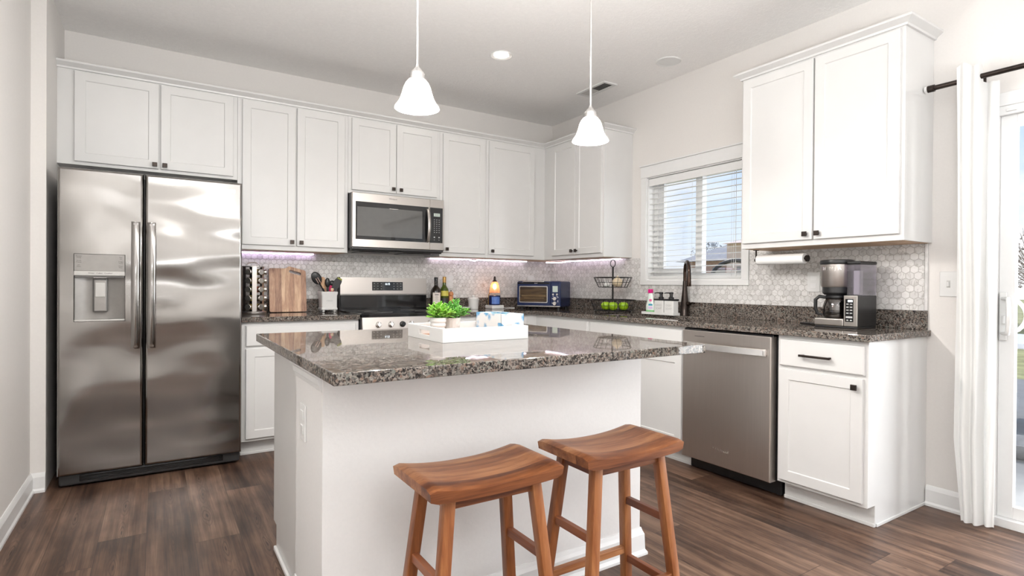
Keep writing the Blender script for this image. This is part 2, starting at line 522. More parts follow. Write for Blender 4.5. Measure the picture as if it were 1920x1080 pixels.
M['treegrey'] = plain('grey_tree_foliage', (0.32, 0.33, 0.34), 0.9, 0, 0.3, 3)
M['patiogrey'] = plain('weathered_grey_paint', (0.26, 0.265, 0.27), 0.6, 0, 0.1)
M['patiowhite'] = plain('pale_table_top', (0.72, 0.75, 0.78), 0.4)


def brick(name):
    n = NT(name)
    b = n.n('ShaderNodeTexBrick')
    s = n.sep(n.pos())
    n.put(b.inputs['Vector'], n.comb(n.math('ADD', s[0], s[1]), s[2], 0.0))
    b.inputs['Scale'].default_value = 3.0
    b.inputs['Color1'].default_value = (0.50, 0.30, 0.28, 1)
    b.inputs['Color2'].default_value = (0.58, 0.38, 0.35, 1)
    b.inputs['Mortar'].default_value = (0.55, 0.48, 0.44, 1)
    n.base(b.outputs[0], 0.85)
    return n.m


M['brick'] = brick('red_brick')


def tissuepaper(name):
    n = NT(name)
    p = n.obj()
    v = n.n('ShaderNodeTexVoronoi'); v.inputs['Scale'].default_value = 22
    n.put(v.inputs['Vector'], n.vmath('ADD', p, n.comb(0.013, 0.02, 0.031)))
    k = n.noise(p, 70, 3, 0.6, 1.0)
    d = n.math('ADD', v.outputs['Distance'], n.math('MULTIPLY', n.math('SUBTRACT', k, 0.5), 0.35))
    sel = n.math('GREATER_THAN', n.sep(v.outputs['Color'])[0], 0.30)
    m = n.math('MULTIPLY', n.ramp(d, [(0.44, 1.0), (0.62, 0.0)]), sel)
    c = n.mix(m, (0.60, 0.63, 0.64), (0.10, 0.31, 0.54))
    st = n.noise(n.scale(p, (14, 14, 60)), 2.0, 2)
    c = n.mix(n.ramp(st, [(0.60, 0.0), (0.66, 0.28)]), c, (0.45, 0.60, 0.68))
    n.base(c, 0.55)
    return n.m


M['tissue'] = tissuepaper('blue_floral_card')

# ------------------------------------------------------------------ mesh helpers
ROOT = {}


class MB:
    def __init__(self):
        self.bm = bmesh.new()
        self.mi = 0
        self.sm = True

    def _mark(self, faces):
        for f in faces:
            f.material_index = self.mi

    def quad(self, vs):
        f = self.bm.faces.new([v if isinstance(v, bmesh.types.BMVert) else self.bm.verts.new(v) for v in vs])
        f.material_index = self.mi
        f.smooth = self.sm
        return f

    def box(self, x0, x1, y0, y1, z0, z1, bev=0.0, seg=2):
        if x0 > x1: x0, x1 = x1, x0
        if y0 > y1: y0, y1 = y1, y0
        if z0 > z1: z0, z1 = z1, z0
        b = bmesh.new()
        r = bmesh.ops.create_cube(b, size=1.0)
        for v in b.verts:
            v.co = Vector(((x0 + x1) / 2 + v.co.x * (x1 - x0), (y0 + y1) / 2 + v.co.y * (y1 - y0), (z0 + z1) / 2 + v.co.z * (z1 - z0)))
        if bev > 0:
            bev = min(bev, 0.45 * min(x1 - x0, y1 - y0, z1 - z0))
            bmesh.ops.bevel(b, geom=list(b.edges), offset=bev, segments=seg, profile=0.5, affect='EDGES')
        self.absorb(b)
        return self

    def absorb(self, b, mat=None):
        mp = {}
        for v in b.verts:
            mp[v] = self.bm.verts.new(mat @ v.co if mat else v.co)
        for f in b.faces:
            try:
                nf = self.bm.faces.new([mp[v] for v in f.verts])
                nf.material_index = self.mi
                nf.smooth = f.smooth
            except ValueError:
                pass
        b.free()
        return self

    def obox(self, c, U, V, N, su, sv, sn, bev=0.0):
        """box oriented on axes U, V, N about centre c"""
        t = MB().box(-su / 2, su / 2, -sv / 2, sv / 2, -sn / 2, sn / 2, bev)
        mat = Matrix((Vector(U), Vector(V), Vector(N))).transposed().to_4x4()
        mat.translation = Vector(c)
        return self.absorb(t.bm, mat)

    def bar(self, p0, p1, w, h, bev=0.0, up=(0, 0, 1)):
        p0, p1 = Vector(p0), Vector(p1)
        d = p1 - p0
        L = d.length
        d.normalize()
        s = d.cross(Vector(up))
        if s.length < 1e-4:
            s = d.cross(Vector((0, 1, 0)))
        s.normalize()
        t = s.cross(d)
        return self.obox((p0 + p1) / 2, s, t, -d if s.cross(t).dot(d) < 0 else d, w, h, L, bev)

    def tube(self, pts, r, seg=10, closed=False, cap=True):
        pts = [Vector(p) for p in pts]
        n = len(pts)
        rs = r if isinstance(r, (list, tuple)) else [r] * n
        rings = []
        ref = None
        for i, p in enumerate(pts):
            a = pts[(i - 1) % n] if (closed or i > 0) else p
            b = pts[(i + 1) % n] if (closed or i < n - 1) else p
            d = (b - a).normalized()
            if ref is None:
                ref = d.orthogonal().normalized()
            ref = (ref - d * ref.dot(d))
            if ref.length < 1e-5:
                ref = d.orthogonal()
            ref.normalize()
            q = d.cross(ref)
            rings.append([self.bm.verts.new(p + (ref * math.cos(2 * PI * k / seg) + q * math.sin(2 * PI * k / seg)) * rs[i]) for k in range(seg)])
        m = n if closed else n - 1
        for i in range(m):
            A, B = rings[i], rings[(i + 1) % n]
            for k in range(seg):
                self.quad([A[k], A[(k + 1) % seg], B[(k + 1) % seg], B[k]])
        if cap and not closed:
            self.quad(list(reversed(rings[0]))).smooth = False
            self.quad(rings[-1]).smooth = False
        return self

    def cyl(self, p0, p1, r0, r1=None, seg=24):
        return self.tube([p0, p1], [r0, r0 if r1 is None else r1], seg)

    def lathe(self, prof, c, seg=32, capb=True, capt=True, axis='z', sx=1.0, sy=1.0):
        c = Vector(c)
        rings = []
        for r, z in prof:
            ring = []
            for k in range(seg):
                a = 2 * PI * k / seg
                x, y = r * math.cos(a) * sx, r * math.sin(a) * sy
                p = {'z': (x, y, z), 'y': (x, z, -y), 'x': (z, y, -x)}[axis]
                ring.append(self.bm.verts.new(c + Vector(p)))
            rings.append(ring)
        for A, B in zip(rings, rings[1:]):
            for k in range(seg):
                self.quad([A[k], A[(k + 1) % seg], B[(k + 1) % seg], B[k]])
        if capb:
            self.quad(list(reversed(rings[0]))).smooth = False
        if capt:
            self.quad(rings[-1]).smooth = False
        return self

    def ellipsoid(self, c, rx, ry, rz, seg=16, rings=10, rot=None):
        b = bmesh.new()
        bmesh.ops.create_uvsphere(b, u_segments=seg, v_segments=rings, radius=1.0)
        for f in b.faces:
            f.smooth = True
        mat = Matrix.Diagonal((rx, ry, rz, 1))
        if rot is not None:
            mat = rot.to_4x4() @ mat
        mat.translation = Vector(c)
        return self.absorb(b, mat)

    def prism(self, poly, o, U, V, N, t, bev=0.0):
        """2-D polygon in the frame (o, U, V), extruded by t along N"""
        o, U, V, N = Vector(o), Vector(U), Vector(V), Vector(N)
        b = bmesh.new()
        vs = [b.verts.new(o + U * p[0] + V * p[1]) for p in poly]
        f = b.faces.new(vs)
        r = bmesh.ops.extrude_face_region(b, geom=[f])
        for g in r['geom']:
            if isinstance(g, bmesh.types.BMVert):
                g.co += N * t
        bmesh.ops.recalc_face_normals(b, faces=list(b.faces))
        if bev:
            es = [e for e in b.edges if len(e.link_faces) == 2 and e.calc_face_angle(0) > R(50) and
                  abs((e.verts[0].co - e.verts[1].co).normalized().dot(N)) < 0.5]
            bmesh.ops.bevel(b, geom=es, offset=bev, segments=2, profile=0.5, affect='EDGES')
        return self.absorb(b)

    def cells(self, us, vs, filled, o, U, V, N, t, bev=0.0):
        """slab of thickness t along N made of the filled cells of a grid (walls with openings, worktops with cut-outs)"""
        o, U, V, N = Vector(o), Vector(U), Vector(V), Vector(N)
        b = bmesh.new()
        cache = {}

        def vt(i, j, k):
            if (i, j, k) not in cache:
                cache[(i, j, k)] = b.verts.new(o + U * us[i] + V * vs[j] + N * (t * k))
            return cache[(i, j, k)]
        F = set()
        for i in range(len(us) - 1):
            for j in range(len(vs) - 1):
                if filled((us[i] + us[i + 1]) / 2, (vs[j] + vs[j + 1]) / 2):
                    F.add((i, j))
        for i, j in F:
            b.faces.new([vt(i, j, 1), vt(i + 1, j, 1), vt(i + 1, j + 1, 1), vt(i, j + 1, 1)])
            b.faces.new([vt(i, j, 0), vt(i, j + 1, 0), vt(i + 1, j + 1, 0), vt(i + 1, j, 0)])
            for di, dj, e in ((0, -1, ((i, j), (i + 1, j))), (1, 0, ((i + 1, j), (i + 1, j + 1))),
                              (0, 1, ((i + 1, j + 1), (i, j + 1))), (-1, 0, ((i, j + 1), (i, j)))):
                if (i + di, j + dj) not in F:
                    (a, c), (d, g) = e
                    b.faces.new([vt(a, c, 0), vt(d, g, 0), vt(d, g, 1), vt(a, c, 1)])
        bmesh.ops.recalc_face_normals(b, faces=list(b.faces))
        bmesh.ops.dissolve_limit(b, angle_limit=R(1), verts=list(b.verts), edges=list(b.edges))
        if bev:
            es = [e for e in b.edges if len(e.link_faces) == 2 and e.calc_face_angle(0) > R(50)]
            bmesh.ops.bevel(b, geom=es, offset=bev, segments=2, profile=0.5, affect='EDGES')
        return self.absorb(b)

    def panel(self, o, U, V, N, w, h, t, frame=0.0, rec=0.006, slope=0.004, edge=0.002):
        """door front: rounded slab, with a recessed flat field when frame > 0"""
        o, U, V, N = Vector(o), Vector(U), Vector(V), Vector(N)

        def ring(ins, n):
            return [self.bm.verts.new(o + U * a + V * b + N * n) for a, b in
                    ((ins, ins), (w - ins, ins), (w - ins, h - ins), (ins, h - ins))]
        keep, self.sm = self.sm, False
        rs = [ring(0, 0), ring(0, t - edge), ring(edge, t)]
        if frame > 0:
            rs += [ring(frame, t), ring(frame + slope, t - rec)]
        for A, B in zip(rs, rs[1:]):
            for k in range(4):
                self.quad([A[k], A[(k + 1) % 4], B[(k + 1) % 4], B[k]])
        self.quad(rs[-1])
        self.quad(list(reversed(rs[0])))
        self.sm = keep
        return self

    def build(self, name, mat, parent=None, loc=None, smooth=38):
        me = bpy.data.meshes.new(name)
        bmesh.ops.recalc_face_normals(self.bm, faces=list(self.bm.faces))
        if parent is not None:
            off = ROOT[parent.name]
        else:
            if loc is None:
                xs = [v.co for v in self.bm.verts]
                loc = Vector(((min(p.x for p in xs) + max(p.x for p in xs)) / 2, (min(p.y for p in xs) + max(p.y for p in xs)) / 2, min(p.z for p in xs)))
            off = Vector(loc)
        for v in self.bm.verts:
            v.co -= off
        self.bm.to_mesh(me)
        self.bm.free()
        for m in (mat if isinstance(mat, (list, tuple)) else [mat]):
            me.materials.append(m)
        keep_flat = [not f.use_smooth for f in me.polygons]
        me.set_sharp_from_angle(angle=R(smooth))
        me.polygons.foreach_set('use_smooth', [not q for q in keep_flat])
        ob = bpy.data.objects.new(name, me)
        COL.objects.link(ob)
        if parent is not None:
            ob.parent = parent
        else:
            ob.location = off
        ROOT[ob.name] = off
        return ob


def thing(name, label, cat, loc, group=None):
    o = bpy.data.objects.new(name, None)
    o.empty_display_size = 0.05
    COL.objects.link(o)
    o.location = loc
    ROOT[o.name] = Vector(loc)
    return tag(o, label, cat, group)


def tag(o, label, cat, group=None, kind=None):
    o['label'] = label
    o['category'] = cat
    if group:
        o['group'] = group
    if kind:
        o['kind'] = kind
    return o


def struct(o, label=None, cat=None):
    o['kind'] = 'structure'
    if label:
        o['label'] = label
        o['category'] = cat
    return o


def dup(root, loc, label, group=None):
    r = root.copy()
    COL.objects.link(r)
    r.location = loc
    r['label'] = label
    if group:
        r['group'] = group
    ROOT[r.name] = Vector(loc)
    for ch in list(root.children):
        c = ch.copy(); COL.objects.link(c); c.parent = r
        ROOT[c.name] = Vector(loc)
        for g in list(ch.children):
            d = g.copy(); COL.objects.link(d); d.parent = c
            ROOT[d.name] = Vector(loc)
    return r


def text(s, size, c, U, V, N, mat, parent, name='lettering', depth=0.0006, sx=1.0):
    cu = bpy.data.curves.new('t', 'FONT')
    cu.body = s
    cu.size = size
    cu.align_x = 'CENTER'
    cu.align_y = 'CENTER'
    cu.extrude = depth / 2
    cu.resolution_u = 2
    to = bpy.data.objects.new('t', cu)
    COL.objects.link(to)
    dg = bpy.context.evaluated_depsgraph_get()
    me = bpy.data.meshes.new_from_object(to.evaluated_get(dg))
    bpy.data.objects.remove(to)
    b = MB()
    t = bmesh.new(); t.from_mesh(me)
    bpy.data.meshes.remove(me)
    mat4 = Matrix((Vector(U) * sx, Vector(V), Vector(N))).transposed().to_4x4()
    mat4.translation = Vector(c) + Vector(N) * depth / 2
    b.absorb(t, mat4)
    return b.build(name, mat, parent)


X, Y, Z = Vector((1, 0, 0)), Vector((0, 1, 0)), Vector((0, 0, 1))

# ------------------------------------------------------------------ room shell
H = 2.757
XL = -3.907      # alcove side wall beside the fridge
XN = -3.972      # left wall nearer to the camera
YF = -8.2        # wall behind the camera
YS = -0.685      # face of the short return beside the fridge
WIN = (-2.205, -1.318, 1.182, 2.022)     # y0, y1, z0, z1
DOOR = (-5.46, -3.562, 0.0, 2.0)

struct(MB().box(-4.2, 0.16, YF - 0.15, 0.15, -0.12, 0.0).build('floor', M['floor']))
struct(MB().box(-4.2, 0.16, YF - 0.15, 0.15, H, H + 0.12).build('ceiling', M['ceil']))
struct(MB().box(XL, 0.0, 0.0, 0.14, 0.0, H).build('wall_back', M['wall']))
b = MB()
b.cells(sorted([YF, DOOR[0], DOOR[1], WIN[0], WIN[1], 0.14]), [0.0, WIN[2], DOOR[3], WIN[3], H],
        lambda y, z: not (WIN[0] < y < WIN[1] and WIN[2] < z < WIN[3]) and not (DOOR[0] < y < DOOR[1] and z < DOOR[3]),
        (0, 0, 0), Y, Z, X, 0.14)
struct(b.build('wall_right', M['wall']))
struct(MB().box(XN - 0.14, XN, YF, YS, 0, H).box(XN - 0.14, XL, YS, 0.14, 0, H).build('wall_left', M['wall']))
struct(MB().box(XN - 0.14, 0.14, YF - 0.14, YF, 0, H).build('wall_front', M['wall']))


def skirting(name, path, h=0.105, t=0.014):
    """path: list of (x, y) with the room on the right-hand side of travel"""
    b = MB()
    prof = [(0.0, 0.0), (0.020, 0.0), (0.020, 0.012), (t, 0.022), (t, h - 0.022), (t * 0.6, h - 0.008), (0.004, h), (0.0, h)]
    sweep(b, path, prof)
    return struct(b.build(name, M['trim']))


def sweep(b, path, prof):
    n = len(path)
    P = [Vector((p[0], p[1])) for p in path]
    rings = []
    for i in range(n):
        ds = []
        if i > 0: ds.append((P[i] - P[i - 1]).normalized())
        if i < n - 1: ds.append((P[i + 1] - P[i]).normalized())
        ns = [Vector((d.y, -d.x)) for d in ds]
        if len(ns) == 1:
            off = ns[0]
        else:
            off = (ns[0] + ns[1]) / (1 + ns[0].dot(ns[1]))
        rings.append([b.bm.verts.new((P[i].x + off.x * a, P[i].y + off.y * a, z)) for a, z in prof])
    k = len(prof)
    b.sm = False
    for A, B in zip(rings, rings[1:]):
        for j in range(k):
            b.quad([A[j], A[(j + 1) % k], B[(j + 1) % k], B[j]])
    b.quad(list(rings[0]))
    b.quad(list(reversed(rings[-1])))


# travel directions chosen so that the offset side (d.y, -d.x) faces the room
skirting('baseboard_left', [(XN, YF), (XN, YS), (XL - 0.004, YS), (XL, YS)])
skirting('baseboard_right', [(0.0, -3.302), (0.0, -3.502)])
skirting('baseboard_front', [(0.0, DOOR[0] - 0.06), (0.0, YF), (XN, YF)])

# kitchen window ------------------------------------------------------
y0, y1, z0, z1 = WIN
b = MB()
b.box(-0.018, 0.0, y0 - 0.056, y0, z0 - 0.002, z1, 0.002)            # right casing
b.box(-0.018, 0.0, y1, y1 + 0.056, z0 - 0.002, z1, 0.002)            # left casing
b.box(-0.020, 0.0, y0 - 0.060, y1 + 0.060, z1, z1 + 0.092, 0.002)    # head
b.box(-0.030, 0.0, y0 - 0.066, y1 + 0.066, z1 + 0.092, z1 + 0.104, 0.003)
b.box(-0.020, 0.0, y0 - 0.060, y1 + 0.060, z0 - 0.040, z0 - 0.002, 0.003)
b.box(0.0, 0.14, y0, y0 + 0.008, z0, z1).box(0.0, 0.14, y1 - 0.008, y1, z0, z1)      # lining
b.box(0.0, 0.14, y0, y1, z1 - 0.008, z1).box(-0.004, 0.14, y0, y1, z0 - 0.002, z0 + 0.008)
win = struct(b.build('window_1', M['trim'], loc=(0, (y0 + y1) / 2, z0)))
ya, yb, za, zb = y0 + 0.008, y1 - 0.008, z0 + 0.008, z1 - 0.008
ym = -1.775
b = MB()
for a0, a1 in ((ya, ya + 0.045), (yb - 0.045, yb)):
    b.box(0.07, 0.13, a0, a1, za, zb, 0.002)
b.box(0.071, 0.129, ya + 0.044, yb - 0.044, za, za + 0.045, 0.002).box(0.071, 0.129, ya + 0.044, yb - 0.044, zb - 0.045, zb, 0.002)
b.box(0.075, 0.125, ym - 0.03, ym + 0.03, za + 0.044, zb - 0.044, 0.002)
b.box(0.082, 0.112, yb - 0.095, yb - 0.044, za + 0.044, zb - 0.044, 0.002)
b.box(0.083, 0.111, ym + 0.029, yb - 0.094, za + 0.044, za + 0.085, 0.002)
b.build('window_frame', M['trim'], win)
MB().box(0.098, 0.102, ya + 0.03, yb - 0.03, za + 0.03, zb - 0.03).build('pane', M['glass'], win)

# patio door ----------------------------------------------------------
y0, y1, z0, z1 = DOOR
b = MB()
b.box(-0.016, 0.0, y1, y1 + 0.058, 0, z1 + 0.064, 0.003)
b.box(-0.016, 0.0, y0 - 0.058, y0, 0, z1 + 0.064, 0.003)
b.box(-0.018, 0.0, y0 - 0.058, y1 + 0.058, z1, z1 + 0.064, 0.003)
b.box(-0.012, 0.13, y1 - 0.025, y1, 0, z1, 0.002).box(-0.012, 0.13, y0, y0 + 0.025, 0, z1, 0.002)
b.box(-0.012, 0.13, y0, y1, z1 - 0.042, z1, 0.002)
b.box(-0.020, 0.13, y0, y1, 0.0, 0.042, 0.003)
door = struct(b.build('door_1', M['trim'], loc=(0, (y0 + y1) / 2, 0)))
yp = y1 - 0.025


def sash(b, ya, yb, xa, xb):
    b.box(xa, xb, yb - 0.060, yb, 0.042, 1.958, 0.003)
    b.box(xa, xb, ya, ya + 0.060, 0.042, 1.958, 0.003)
    b.box(xa + 0.001, xb - 0.001, ya + 0.059, yb - 0.059, 0.042, 0.100, 0.003)
    b.box(xa + 0.001, xb - 0.001, ya + 0.059, yb - 0.059, 1.903, 1.958, 0.003)


b = MB(); sash(b, -4.53, yp, 0.012, 0.050)
b.build('sliding_panel', M['trim'], door)
b = MB(); sash(b, y0 + 0.025, -4.47, 0.062, 0.100)
b.build('fixed_panel', M['trim'], door)
p = MB().box(0.028, 0.034, -4.475, yp - 0.055, 0.095, 1.908).build('pane', M['glass'], door)
MB().box(0.078, 0.084, y0 + 0.08, -4.525, 0.095, 1.908).build('pane', M['glass'], door)
b = MB()
yh = -3.603
b.box(0.0, 0.012, yh - 0.018, yh + 0.012, 0.885, 1.115, 0.005)
pts = [(0.004, yh, 1.085)] + [(-0.032 - 0.012 * math.sin(PI * t / 10), yh - 0.030 - 0.006 * math.sin(PI * t / 10), 1.085 - 0.165 * t / 10) for t in range(11)] + [(0.004, yh, 0.92)]
b.tube(pts, 0.009, 10)
b.box(-0.012, 0.002, yh - 0.012, yh - 0.002, 0.965, 1.005, 0.003)
b.build('handle', M['white'], door)
b = MB()
pts = [(0.05, yp - 0.03, 1.085)] + [(0.075, yp - 0.030 - 0.055 * math.sin(PI * t / 10) ** .6, 1.085 - 0.165 * t / 10) for t in range(11)] + [(0.05, yp - 0.03, 0.92)]
b.tube(pts, 0.009, 10)
b.build('outside_handle', M['white'], door)
MB().box(-0.022, -0.012, -3.655, -3.615, z1 - 0.030, z1 - 0.018, 0.003).build('latch', M['white'], door)

# tile backsplashes ---------------------------------------------------
b = MB()
b.cells([-2.93, -2.174, -1.402, 0.0], [0.90, 1.0145, 1.372], lambda x, z: z > 1.0145 or -2.174 < x < -1.402, (0, 0, 0), X, Z, -Y, 0.008)
tag(b.build('tile_backsplash', M['tileb'], loc=(-1.46, 0, 0.9)), 'white marble hexagon tile backsplash on the back wall behind the range', 'backsplash')
bs = thing('tile_backsplash', 'white marble hexagon tile backsplash on the window wall behind sink and coffee maker', 'backsplash', (0, -1.6, 1.0145))
b = MB()
b.cells([-3.286, -2.264, -1.258, -0.008], [1.0145, 1.142, 1.366], lambda y, z: z < 1.142 or y > -1.258 or y < -2.264, (0, 0, 0), Y, Z, -X, 0.008)
b.build('tiles', M['tiler'], bs)
MB().box(-0.014, 0, -3.302, -3.288, 1.0145, 1.366, 0.003).build('edge_trim', M['pencil'], bs)

# ------------------------------------------------------------------ cabinets
FU = -0.317      # upper face frame plane
FB = -0.610      # base face frame plane
DT = 0.019


def knob(parent, o, N, U):
    N, U = Vector(N), Vector(U)
    o = Vector(o)
    b = MB()
    b.obox(o + N * 0.008, U, Z, U.cross(Z), 0.012, 0.012, 0.018)
    b.obox(o + N * 0.020, U, Z, U.cross(Z), 0.027, 0.027, 0.010, 0.002)
    kb = b.build('knob', M['bronze'], parent)
    kb['label'] = 'dark bronze square knob'
    return kb


def cabinet(name, label, face, a0, a1, zb, zt, doors=(), drawers=(), base=False, underside=None, toe_end=None, label_knob=None):
    """face 'y': unit stands on the back wall and runs from x=a0 to a1; face 'x': on the right wall from y=a0 down to a1"""
    F = FB if base else FU
    if face == 'y':
        U, N = X, -Y
        org = Vector((0, F, 0))
        c = ((a0 + a1) / 2, F / 2, zb)
        bx = lambda s0, s1, d0, d1, q0, q1, m, bev=0.0: m.box(s0, s1, d0, d1, q0, q1, bev)
        U0 = lambda s: s
    else:
        U, N = -Y, -X
        org = Vector((F, 0, 0))
        c = (F / 2, (a0 + a1) / 2, zb)
        bx = lambda s0, s1, d0, d1, q0, q1, m, bev=0.0: m.box(d0, d1, s0, s1, q0, q1, bev)
        U0 = lambda s: -s
    t = thing(name, label, 'cabinet', c)
    b = MB()
    back = -0.0005 if not base else -0.0005
    lo = zb
    if base:
        poly = [(0, 0), (0.54, 0), (0.54, 0.103), (-F, 0.103), (-F, zt), (0, zt)]
        if face == 'y':
            b.prism([(p_[0] - 0.0, p_[1]) for p_ in poly], (a0, back, 0), -Y, Z, X, a1 - a0, 0.001)
        else:
            b.prism(poly, (back, a1, 0), -X, Z, Y, a0 - a1, 0.001)
    else:
        bx(a0, a1, back, F, zb, zt, b, 0.0012)
    b.build('carcass', M['cab'], t)
    if base:
        b = MB()
        e0, e1 = (a0, a1)
        bx(e0, e1, -0.541, -0.549, 0.0, 0.018, b, 0.003)
        b.build('shoe_molding', M['cab'], t)
    if underside:
        b = MB()
        if face == 'y':
            b.box(a0 + 0.012, a1 - 0.012, -0.012, F + 0.02, zb - 0.002, zb + 0.001)
        else:
            b.box(-0.012, F + 0.02, a0 - 0.012, a1 + 0.012, zb - 0.002, zb + 0.001)
        b.build('underside', M['ply'], t)['label'] = 'bare wood underside'
    for s0, s1, q0, q1, kn in doors:
        b = MB()
        o = org + U * U0(s0) + Z * q0
        b.panel(o, U, Z, N, abs(s1 - s0), q1 - q0, DT, 0.052)
        d = b.build('door', M['cab'], t)
        if kn:
            knob(d, org + U * U0(kn[0]) + Z * kn[1] + N * DT, N, U)
    for s0, s1, q0, q1, pull in drawers:
        b = MB()
        o = org + U * U0(s0) + Z * q0
        b.panel(o, U, Z, N, abs(s1 - s0), q1 - q0, DT, 0.0, edge=0.005)
        d = b.build('drawer_front', M['cab'], t)
        if pull:
            p0, p1, pz = pull
            b = MB()
            A = org + U * U0(p0) + Z * pz + N * (DT + 0.026)
            B = org + U * U0(p1) + Z * pz + N * (DT + 0.026)
            b.obox((A + B) / 2, U, Z, U.cross(Z), (B - A).length, 0.012, 0.009, 0.002)
            for q in (A, B):
                s = 1 if q is A else -1
                q = q + U * s * 0.012
                b.obox(q - N * 0.013, U, Z, U.cross(Z), 0.010, 0.010, 0.027)
            b.build('pull', M['bronze'], d)['label'] = 'dark bronze bar pull'
    return t


cabinet('wall_cabinet', 'short white two-door wall cabinet above the refrigerator', 'y', XL, -2.9355, 1.846, 2.43,
        [(-3.823, -3.3945, 1.866, 2.409, (-3.415, 1.889)), (-3.3825, -2.963, 1.866, 2.409, (-3.360, 1.889))])
cabinet('wall_cabinet', 'tall white two-door wall cabinet between refrigerator and microwave', 'y', -2.9345, -2.174, 1.372, 2.43,
        [(-2.905, -2.556, 1.405, 2.407, (-2.581, 1.433)), (-2.545, -2.202, 1.405, 2.407, (-2.517, 1.432))], underside=True)
cabinet('wall_cabinet', 'short white two-door wall cabinet directly above the microwave', 'y', -2.173, -1.405, 1.832, 2.43,
        [(-2.147, -1.793, 1.858, 2.407, (-1.820, 1.889)), (-1.789, -1.436, 1.858, 2.407, (-1.757, 1.887))])
cabinet('wall_cabinet', 'narrow white one-door wall cabinet just right of the microwave', 'y', -1.404, -0.955, 1.372, 2.43,
        [(-1.380, -0.975, 1.405, 2.403, (-1.350, 1.433))], underside=True)
cabinet('wall_cabinet', 'white one-door wall cabinet filling the room corner over the toaster oven', 'y', -0.954, -0.3175, 1.372, 2.43,
        [(-0.934, -0.447, 1.405, 2.403, (-0.905, 1.433))], underside=True)
cabinet('wall_cabinet', 'white two-door wall cabinet between room corner and window', 'x', -0.001, -1.146, 1.372, 2.43,
        [(-0.446, -0.788, 1.405, 2.403, (-0.758, 1.437)), (-0.791, -1.128, 1.405, 2.403, (-0.818, 1.437))], underside=True)
cabinet('wall_cabinet', 'large white two-door wall cabinet above the coffee maker', 'x', -2.419, -3.316, 1.368, 2.43,
        [(-2.434, -2.870, 1.400, 2.405, (-2.838, 1.431)), (-2.880, -3.298, 1.400, 2.405, (-2.906, 1.431))], underside=True)

CROWN = [(0.0, 2.4305), (0.0, 2.418), (0.010, 2.418), (0.013, 2.428), (0.030, 2.440), (0.041, 2.447), (0.041, 2.458), (0.0, 2.458), (-0.06, 2.458), (-0.06, 2.4305)]


def crown(path, label, shift=(0, 0)):
    b = MB()
    sweep(b, path, CROWN)
    return tag(b.build('crown_molding', M['cab']), label, 'molding')


crown([(XL, FU), (FU, FU), (FU, -1.146), (-0.0, -1.146)], 'white crown molding along the tops of the long back run of wall cabinets')
crown([(0, -2.419), (FU, -2.419), (FU, -3.316), (0, -3.316)], 'white crown molding on top of the large cabinet above the coffee maker')

BZ = 0.881
cabinet('base_cabinet', 'white base cabinet between refrigerator and range', 'y', -2.938, -2.176, 0.0, BZ,
        doors=[(-2.915, -2.560, 0.122, 0.706, (-2.590, 0.676)), (-2.555, -2.200, 0.122, 0.706, (-2.525, 0.676))],
        drawers=[(-2.915, -2.200, 0.724, 0.857, None)], base=True)
cabinet('base_cabinet', 'white base cabinet between range and room corner', 'y', -1.402, -0.6105, 0.0, BZ,
        doors=[(-1.380, -0.960, 0.122, 0.706, None)], drawers=[(-1.380, -0.960, 0.724, 0.857, None), (-0.93, -0.72, 0.724, 0.857, None)], base=True)
cabinet('base_cabinet', 'white base cabinet under the corner counter below the toaster oven', 'x', -0.001, -1.320, 0.0, BZ,
        doors=[(-0.715, -1.308, 0.122, 0.706, None)], drawers=[(-0.715, -1.308, 0.724, 0.857, None)], base=True)
cabinet('base_cabinet', 'white sink base cabinet left of the dishwasher', 'x', -1.321, -2.236, 0.0, 0.70,
        doors=[(-1.339, -1.775, 0.133, 0.700, None), (-1.780, -2.217, 0.133, 0.700, None)], base=True)
cabinet('base_cabinet', 'white base cabinet with drawer and door at the end right of the dishwasher', 'x', -2.852, -3.298, 0.0, BZ,
        doors=[(-2.867, -3.279, 0.122, 0.704, (-3.249, 0.664))],
        drawers=[(-2.867, -3.284, 0.722, 0.858, (-2.986, -3.142, 0.786))], base=True)
# sink base: false front, rails and side panel around the open sink space
sb = [o for o in bpy.data.objects if o.get('label', '').startswith('white sink base')][0]
MB().panel((FB, -1.339, 0.722), -Y, Z, -X, 0.879, 0.136, DT, 0.0, edge=0.005).build('false_front', M['cab'], sb)
MB().box(FB, FB + 0.02, -1.321, -2.236, 0.70, BZ, 0.001).box(-0.589, -0.001, -2.236, -2.22, 0.70, BZ).box(-0.589, -0.001, -1.3212, -1.337, 0.70, BZ).build('rail', M['cab'], sb)
for _o in bpy.data.objects:
    if _o.get('label', '').startswith('white base cabinet with drawer and door'):
        MB().box(-0.53, -0.001, -3.304, -3.298, 0.0, 0.016, 0.003).build('shoe_molding', M['cab'], _o)

# ------------------------------------------------------------------ granite worktops
CZ0, CZ1 = 0.8815, 0.9140


def edge_slab(us, vs, fn, z0=CZ0, z1=CZ1):
    b = MB()
    b.cells(us, vs, fn, (0, 0, z0), X, Y, Z, z1 - z0, 0.003)
    return b


